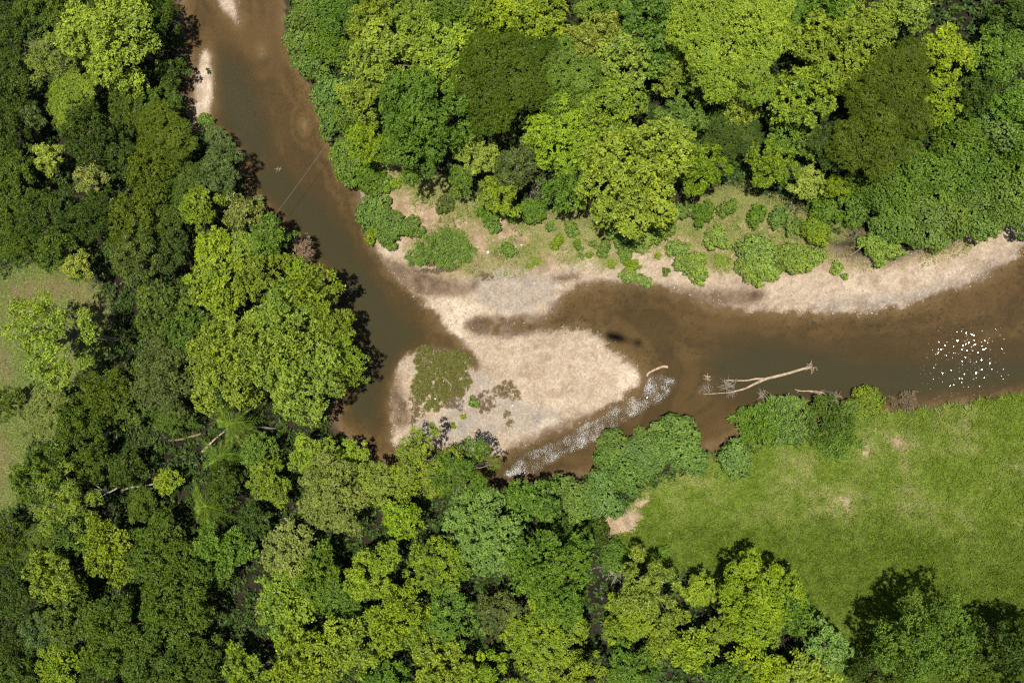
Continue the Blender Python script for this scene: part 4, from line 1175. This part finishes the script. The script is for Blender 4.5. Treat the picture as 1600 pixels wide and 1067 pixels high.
# ------------------------------------------------------------------ white stones
k = Nodes('white_stone')
n1 = k.noise(4, k.n('ShaderNodeTexCoord').outputs['Object'])
p = k.n('ShaderNodeBsdfPrincipled', Base_Color=k.mix(n1, (0.62, 0.58, 0.52, 1), (0.8, 0.78, 0.74, 1)), Roughness=0.7)
WSTONE = k.done(p.outputs[0])
def stone_geo(n, seed, mn, mx, flat=0.55):
    """n irregular low stones centred on the origin: returns verts (n,14,3) and tris of one"""
    rng = np.random.RandomState(seed)
    base = np.array([(1, 0, 0), (-1, 0, 0), (0, 1, 0), (0, -1, 0), (0, 0, 1), (0, 0, -1), (.6, .6, .55), (-.6, .6, .55), (-.6, -.6, .55), (.6, -.6, .55)], float)
    tri = [(4, 6, 7), (4, 7, 8), (4, 8, 9), (4, 9, 6), (0, 2, 6), (2, 1, 7), (1, 3, 8), (3, 0, 9), (6, 2, 7), (7, 1, 8), (8, 3, 9), (9, 0, 6), (5, 2, 0), (5, 1, 2), (5, 3, 1), (5, 0, 3)]
    v = base[None] * rng.uniform(0.75, 1.25, (n, 10, 1))
    sz = mn + (mx - mn) * rng.rand(n) ** 2.2
    v = v * sz[:, None, None] * np.stack([rng.uniform(0.8, 1.3, n), rng.uniform(0.7, 1.1, n), np.full(n, flat)], 1)[:, None]
    a = rng.uniform(0, 6.28, n); c, s_ = np.cos(a)[:, None], np.sin(a)[:, None]
    x, y = v[..., 0] * c - v[..., 1] * s_, v[..., 0] * s_ + v[..., 1] * c
    return np.stack([x, y, v[..., 2]], -1), np.array(tri)
for i, (x, y, s_, lab) in enumerate([(763, 394, .34, 'white stone on the bare sandy path below the upright bush'), (815, 383, .22, 'white stone near the small bush above the gravel'),
                          (698, 416, .22, 'white stone at the lower rim of the cane thicket'), (670, 576, .22, 'white stone among the upper reeds'),
                          (681, 623, .24, 'white stone at the lower rim of the reed patch'), (842, 406, .22, 'white stone at the weeds above the grey gravel'),
                          (694, 595, .2, 'white stone touching the bent branch in the reeds'), (723, 316, .2, 'white stone on the grassy slope'),
                          (1318, 341, .22, 'white stone above the dead stalks'), (801, 633, .2, 'white stone beside the largest brown brush tuft')]):
    v, tri = stone_geo(1, 300 + i, s_, s_ + .01, 0.7); g, z = at(x, y)
    tag(link('white_stone', mesh_np('white_stone', v[0], tris=tri), [WSTONE], loc=(g[0], g[1], g[2] + (0.45 if 'reed' in lab else s_ * .4))), lab, 'stone', 'white stones on the banks')

# ------------------------------------------------------------------ stuff: pebbles, grass, undergrowth
k = Nodes('pebble')
r = k.attr('rnd')
cr = k.n('ShaderNodeValToRGB', Fac=r)
el = cr.color_ramp.elements
el[0].color = (0.19, 0.15, 0.115, 1); el[1].color = (0.52, 0.45, 0.37, 1)
for pos, c in ((0.35, (0.30, 0.25, 0.20, 1)), (0.7, (0.42, 0.34, 0.25, 1))):
    e = el.new(pos); e.color = c
p = k.n('ShaderNodeBsdfPrincipled', Base_Color=cr.outputs[0], Roughness=0.85)
PEBBLE = k.done(p.outputs[0])
rng = np.random.RandomState(77)
def scatter(n, mask, seed, over=8):
    """n points in view where mask (grid field 0..1) allows"""
    r_ = np.random.RandomState(seed)
    out = np.zeros((0, 2))
    while len(out) < n:
        p_ = np.stack([r_.uniform(cs[:, 0].min(), cs[:, 0].max(), n * 2), r_.uniform(cs[:, 1].min(), cs[:, 1].max(), n * 2)], 1)
        ok = r_.rand(n * 2) < look(mask, p_[:, 0], p_[:, 1])
        out = np.vstack([out, p_[ok]]); over -= 1
        if over < 0: break
    return out[:n]
mask = zbar * (D > -0.4) * (0.25 + 0.75 * np.maximum(zgrey, sstep(5, 1, D))) * (1 - 0.7 * zgreen) * (1 - 0.85 * zmud)
P_ = scatter(20000, mask, 1)
v, tri = stone_geo(len(P_), 2, 0.04, 0.15)
v[..., 0] += P_[:, None, 0]; v[..., 1] += P_[:, None, 1]; v[..., 2] += ground_z(P_[:, 0], P_[:, 1])[:, None] + 0.02
T = (tri[None] + (np.arange(len(P_)) * 10)[:, None, None]).reshape(-1, 3)
o = link('gravel', mesh_np('gravel', v.reshape(-1, 3), tris=T, attrs={'rnd': np.repeat(rng.rand(len(P_)), 10)}), [PEBBLE])
tag(o, 'loose pebbles and cobbles on the bar and shore', None, None, 'stuff')

def tuft_geo(P, z, h, w, blades, seed, spread):
    r_ = np.random.RandomState(seed); n = len(P) * blades
    b = np.repeat(np.column_stack([P, z]), blades, 0); b[:, :2] += r_.normal(0, spread, (n, 2))
    a = r_.uniform(0, 6.28, n); el_ = r_.uniform(0.25, 1.2, n)
    L = h * r_.uniform(0.6, 1.3, n)
    d = np.stack([np.cos(a) * np.cos(el_), np.sin(a) * np.cos(el_), np.sin(el_)], 1)
    sd = np.stack([-np.sin(a), np.cos(a), np.zeros(n)], 1) * (w * r_.uniform(0.6, 1.4, n))[:, None]
    v = np.stack([b - sd, b + sd, b + d * L[:, None]], 1)
    return v.reshape(-1, 3), np.arange(n * 3).reshape(-1, 3), n

def grass_material(name, a, b, c):
    k = Nodes(name)
    r = k.attr('rnd'); m = k.attr('dry')
    col = k.mix(r, rgb(a), rgb(b)); col = k.mix(m, col, rgb(c))
    d = k.n('ShaderNodeBsdfDiffuse', Color=col); t = k.n('ShaderNodeBsdfTranslucent', Color=k.mix(1.0, col, (1.2, 1.1, .6, 1), 'MULTIPLY'))
    m1 = k.n('ShaderNodeMixShader', i0=0.3, i1=d.outputs[0], i2=t.outputs[0])
    return k.done(m1.outputs[0])
GRASS = grass_material('grass', (0.082, 0.135, 0.014), (0.285, 0.385, 0.058), (0.44, 0.41, 0.19))
mask = zmeadow * (D > 0.6) * (1 - 0.93 * zbare) * (1 - zdirt)
P_ = scatter(95000, mask, 5)
hh = ground_z(P_[:, 0], P_[:, 1])
hs_ = (0.25 + 0.95 * np.clip((fbm(P_[:, 0], P_[:, 1], 0.9, 207) - 0.3) * 2.2, 0, 1)) * np.random.RandomState(3).uniform(0.6, 1.4, len(P_))
v, T, n = tuft_geo(P_, hh, np.repeat(hs_, 4), 0.09, 4, 6, 0.10)
big = fbm(P_[:, 0], P_[:, 1], 5.0, 201); pt = fbm(P_[:, 0], P_[:, 1], 1.2, 205)
dryf = sstep(0.50, 0.75, 0.6 * big + 0.4 * pt)
nearbare = look(zone(P_BARE, 5.0), P_[:, 0], P_[:, 1])
upper = sstep(px2w(1300, 860)[1], px2w(1300, 760)[1], P_[:, 1])
dry = np.clip(dryf * (0.10 + 0.42 * upper) + nearbare * 0.35 * pt * 1.6, 0, 1)
rr = np.clip(0.45 * pt + 0.40 * (big - 0.5) + 0.65 * rng.rand(len(P_)) + 0.30 * (upper - 0.5), 0, 1)
o = link('grass', mesh_np('grass', v, tris=T, attrs={'rnd': np.repeat(rr, 12), 'dry': np.repeat(dry, 12)}), [GRASS])
tag(o, 'tall green meadow grass with dry patches', None, None, 'stuff')

mask = zclear * (D > 0.6) * (1 - 0.6 * zcdirt)
P_ = scatter(26000, mask, 8)
v, T, n = tuft_geo(P_, ground_z(P_[:, 0], P_[:, 1]), 0.4, 0.09, 4, 9, 0.2)
o = link('grass', mesh_np('clearing_grass', v, tris=T, attrs={'rnd': np.repeat(rng.rand(len(P_)), 12), 'dry': np.repeat(0.05 + 0.5 * rng.rand(len(P_)), 12)}), [GRASS])
tag(o, 'short patchy grass of the clearing', None, None, 'stuff')

mask = np.clip(zgreen * 0.9 + up * 0.6 * sstep(0.42, 0.58, fbm(GX, GY, 3.0, 301)), 0, 1) * (D > 2)
P_ = scatter(42000, mask, 18)
v, T, n = tuft_geo(P_, ground_z(P_[:, 0], P_[:, 1]), 0.45, 0.07, 4, 19, 0.22)
rr = rng.rand(len(P_)); dr = np.clip(0.35 + 0.8 * (fbm(P_[:, 0], P_[:, 1], 2.5, 311) - 0.45) + 0.3 * rng.rand(len(P_)), 0, 1)
o = link('weeds', mesh_np('weeds', v, tris=T, attrs={'rnd': np.repeat(rr, 12), 'dry': np.repeat(dr, 12)}), [GRASS])
tag(o, 'thin weeds and dry grass on the sandy bank', None, None, 'stuff')

mask = up * sstep(0.44, 0.56, fbm(GX, GY, 4.0, 501)) * (0.25 + 0.75 * np.clip(sstep(9, 15, D), 0, 1)) * (1 - zmud)
P_ = scatter(6500, mask, 31)
n = len(P_); m = 10
ang = rng.uniform(0, 6.28, (n, m)); el_ = rng.uniform(-0.1, 1.0, (n, m))
ax = np.stack([np.cos(ang) * np.cos(el_), np.sin(ang) * np.cos(el_), np.sin(el_)], -1).reshape(-1, 3)
zb = ground_z(P_[:, 0], P_[:, 1]) + rng.uniform(0.05, 0.6, n)
pos = np.repeat(np.column_stack([P_, zb]), m, 0) + rng.normal(0, 0.2, (n * m, 3))
v = leaf_quads(pos, ax, np.tile(np.array([0, 0, 1.0]), (n * m, 1)), rng.uniform(0.2, 0.5, n * m), rng.uniform(0.1, 0.24, n * m), rng)
o = link('scrub', leaf_mesh('scrub', v.reshape(-1, 3), np.repeat(0.55 * np.repeat(rng.rand(n), m) + 0.45 * rng.rand(n * m), 4)))
o.color = (0.235, 0.290, 0.075, 1)
tag(o, 'low leafy scrub growing over the sandy bank', None, None, 'stuff')

forest = (sdf(wx, wy, poly_w(P_BAR)) > 3.0) * (D > 1.0) * (1 - np.clip(zbar + zmeadow + zclear + zdirt, 0, 1)) * sstep(0.15, 0.4, fbm(GX, GY, 6, 401))
P_ = scatter(30000, forest, 21)
n = len(P_); m = 9
zb = ground_z(P_[:, 0], P_[:, 1]) + 0.2 + 2.2 * np.clip(fbm(P_[:, 0], P_[:, 1], 4.0, 411) - 0.3, 0, 1)
ang = rng.uniform(0, 6.28, (n, m)); el_ = rng.uniform(-0.4, 0.5, (n, m))
ax = np.stack([np.cos(ang) * np.cos(el_), np.sin(ang) * np.cos(el_), np.sin(el_)], -1).reshape(-1, 3)
pos = np.repeat(np.column_stack([P_, zb]), m, 0) + rng.normal(0, 0.25, (n * m, 3))
v = leaf_quads(pos, ax, np.tile(np.array([0, 0, 1.0]), (n * m, 1)), rng.uniform(0.5, 1.1, n * m), rng.uniform(0.28, 0.55, n * m), rng)
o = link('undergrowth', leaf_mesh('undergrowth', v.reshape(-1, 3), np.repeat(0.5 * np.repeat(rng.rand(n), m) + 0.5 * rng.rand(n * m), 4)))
o.color = (0.055, 0.095, 0.016, 1)  # darkened leaf colour, carries the canopy-gap shade like the floor below
tag(o, 'leafy undergrowth of the forest floor', None, None, 'stuff')

# ------------------------------------------------------------------ the helicopter overhead that throws the shadow on the water
k = Nodes('helicopter_paint')
p = k.n('ShaderNodeBsdfPrincipled', Base_Color=(0.25, 0.27, 0.30, 1), Roughness=0.35)
HELI = k.done(p.outputs[0])
hp = bpy.data.objects.new('helicopter', None); COL.objects.link(hp)
hp.location = (0, 0, ALT + 0.6)
hp.scale = (1.3, 1.2, 1.2)
hp.rotation_euler = (0, 0, math.radians(-14))
tag(hp, 'small helicopter hovering overhead whose shadow lies on the brown water', 'helicopter')
def lathe(prof, sides=14):
    return tube([(x, 0, z) for x, z, r in prof], [r for x, z, r in prof], sides)
v, q, t = lathe([(-2.3, .9, .05), (-2.1, .85, .35), (-1.6, .85, .62), (-0.8, .95, .75), (0.2, 1.0, .72), (0.9, 1.05, .5), (1.3, 1.1, .25)])
link('fuselage', mesh_np('fuselage', v, q, t, smooth_sh=True), [HELI], hp)
v, q, t = tube([(1.2, 0, 1.1), (3.6, 0, 1.25)], [0.2, 0.13], 8)
link('tail_boom', mesh_np('tail_boom', v, q, t, smooth_sh=True), [HELI], hp)
v, q, t = merge([tube([(3.3, 0, 0.8), (3.7, 0, 1.3), (4.0, 0, 2.0)], [.2, .4, .2], 8), tube([(3.2, -.55, 1.25), (3.35, 0, 1.25), (3.2, .55, 1.25)], [.28, .42, .28], 8)])
link('tail_fin', mesh_np('tail_fin', v, q, t, smooth_sh=True), [HELI], hp)
for s_ in (-1, 1):
    v, q, t = merge([tube([(-2.0, s_ * .75, .15), (-1.7, s_ * .75, .02), (0.8, s_ * .75, .02)], [.04, .04, .04], 6), tube([(-1.0, s_ * .75, .02), (-1.0, s_ * .45, .5)], [.03, .03], 5), tube([(.2, s_ * .75, .02), (.2, s_ * .45, .5)], [.03, .03], 5)])
    link('skid', mesh_np('skid', v, q, t, smooth_sh=True), [HELI], hp)
v, q, t = tube([(-.3, 0, 1.6), (-.3, 0, 2.3)], [.09, .06], 8)
link('rotor_mast', mesh_np('rotor_mast', v, q, t, smooth_sh=True), [HELI], hp)
for s_ in (-1, 1):
    bv = np.array([[0, -.09, 0], [0, .09, .01], [s_ * 3.8, .09, .05], [s_ * 3.8, -.09, .04], [0, -.09, .03], [0, .09, .04], [s_ * 3.8, .09, .07], [s_ * 3.8, -.09, .06]])
    bq = np.array([(0, 1, 2, 3), (4, 5, 6, 7), (0, 1, 5, 4), (1, 2, 6, 5), (2, 3, 7, 6), (3, 0, 4, 7)])
    link('rotor_blade', mesh_np('rotor_blade', bv, bq), [HELI], hp, (-.3, 0, 2.25))
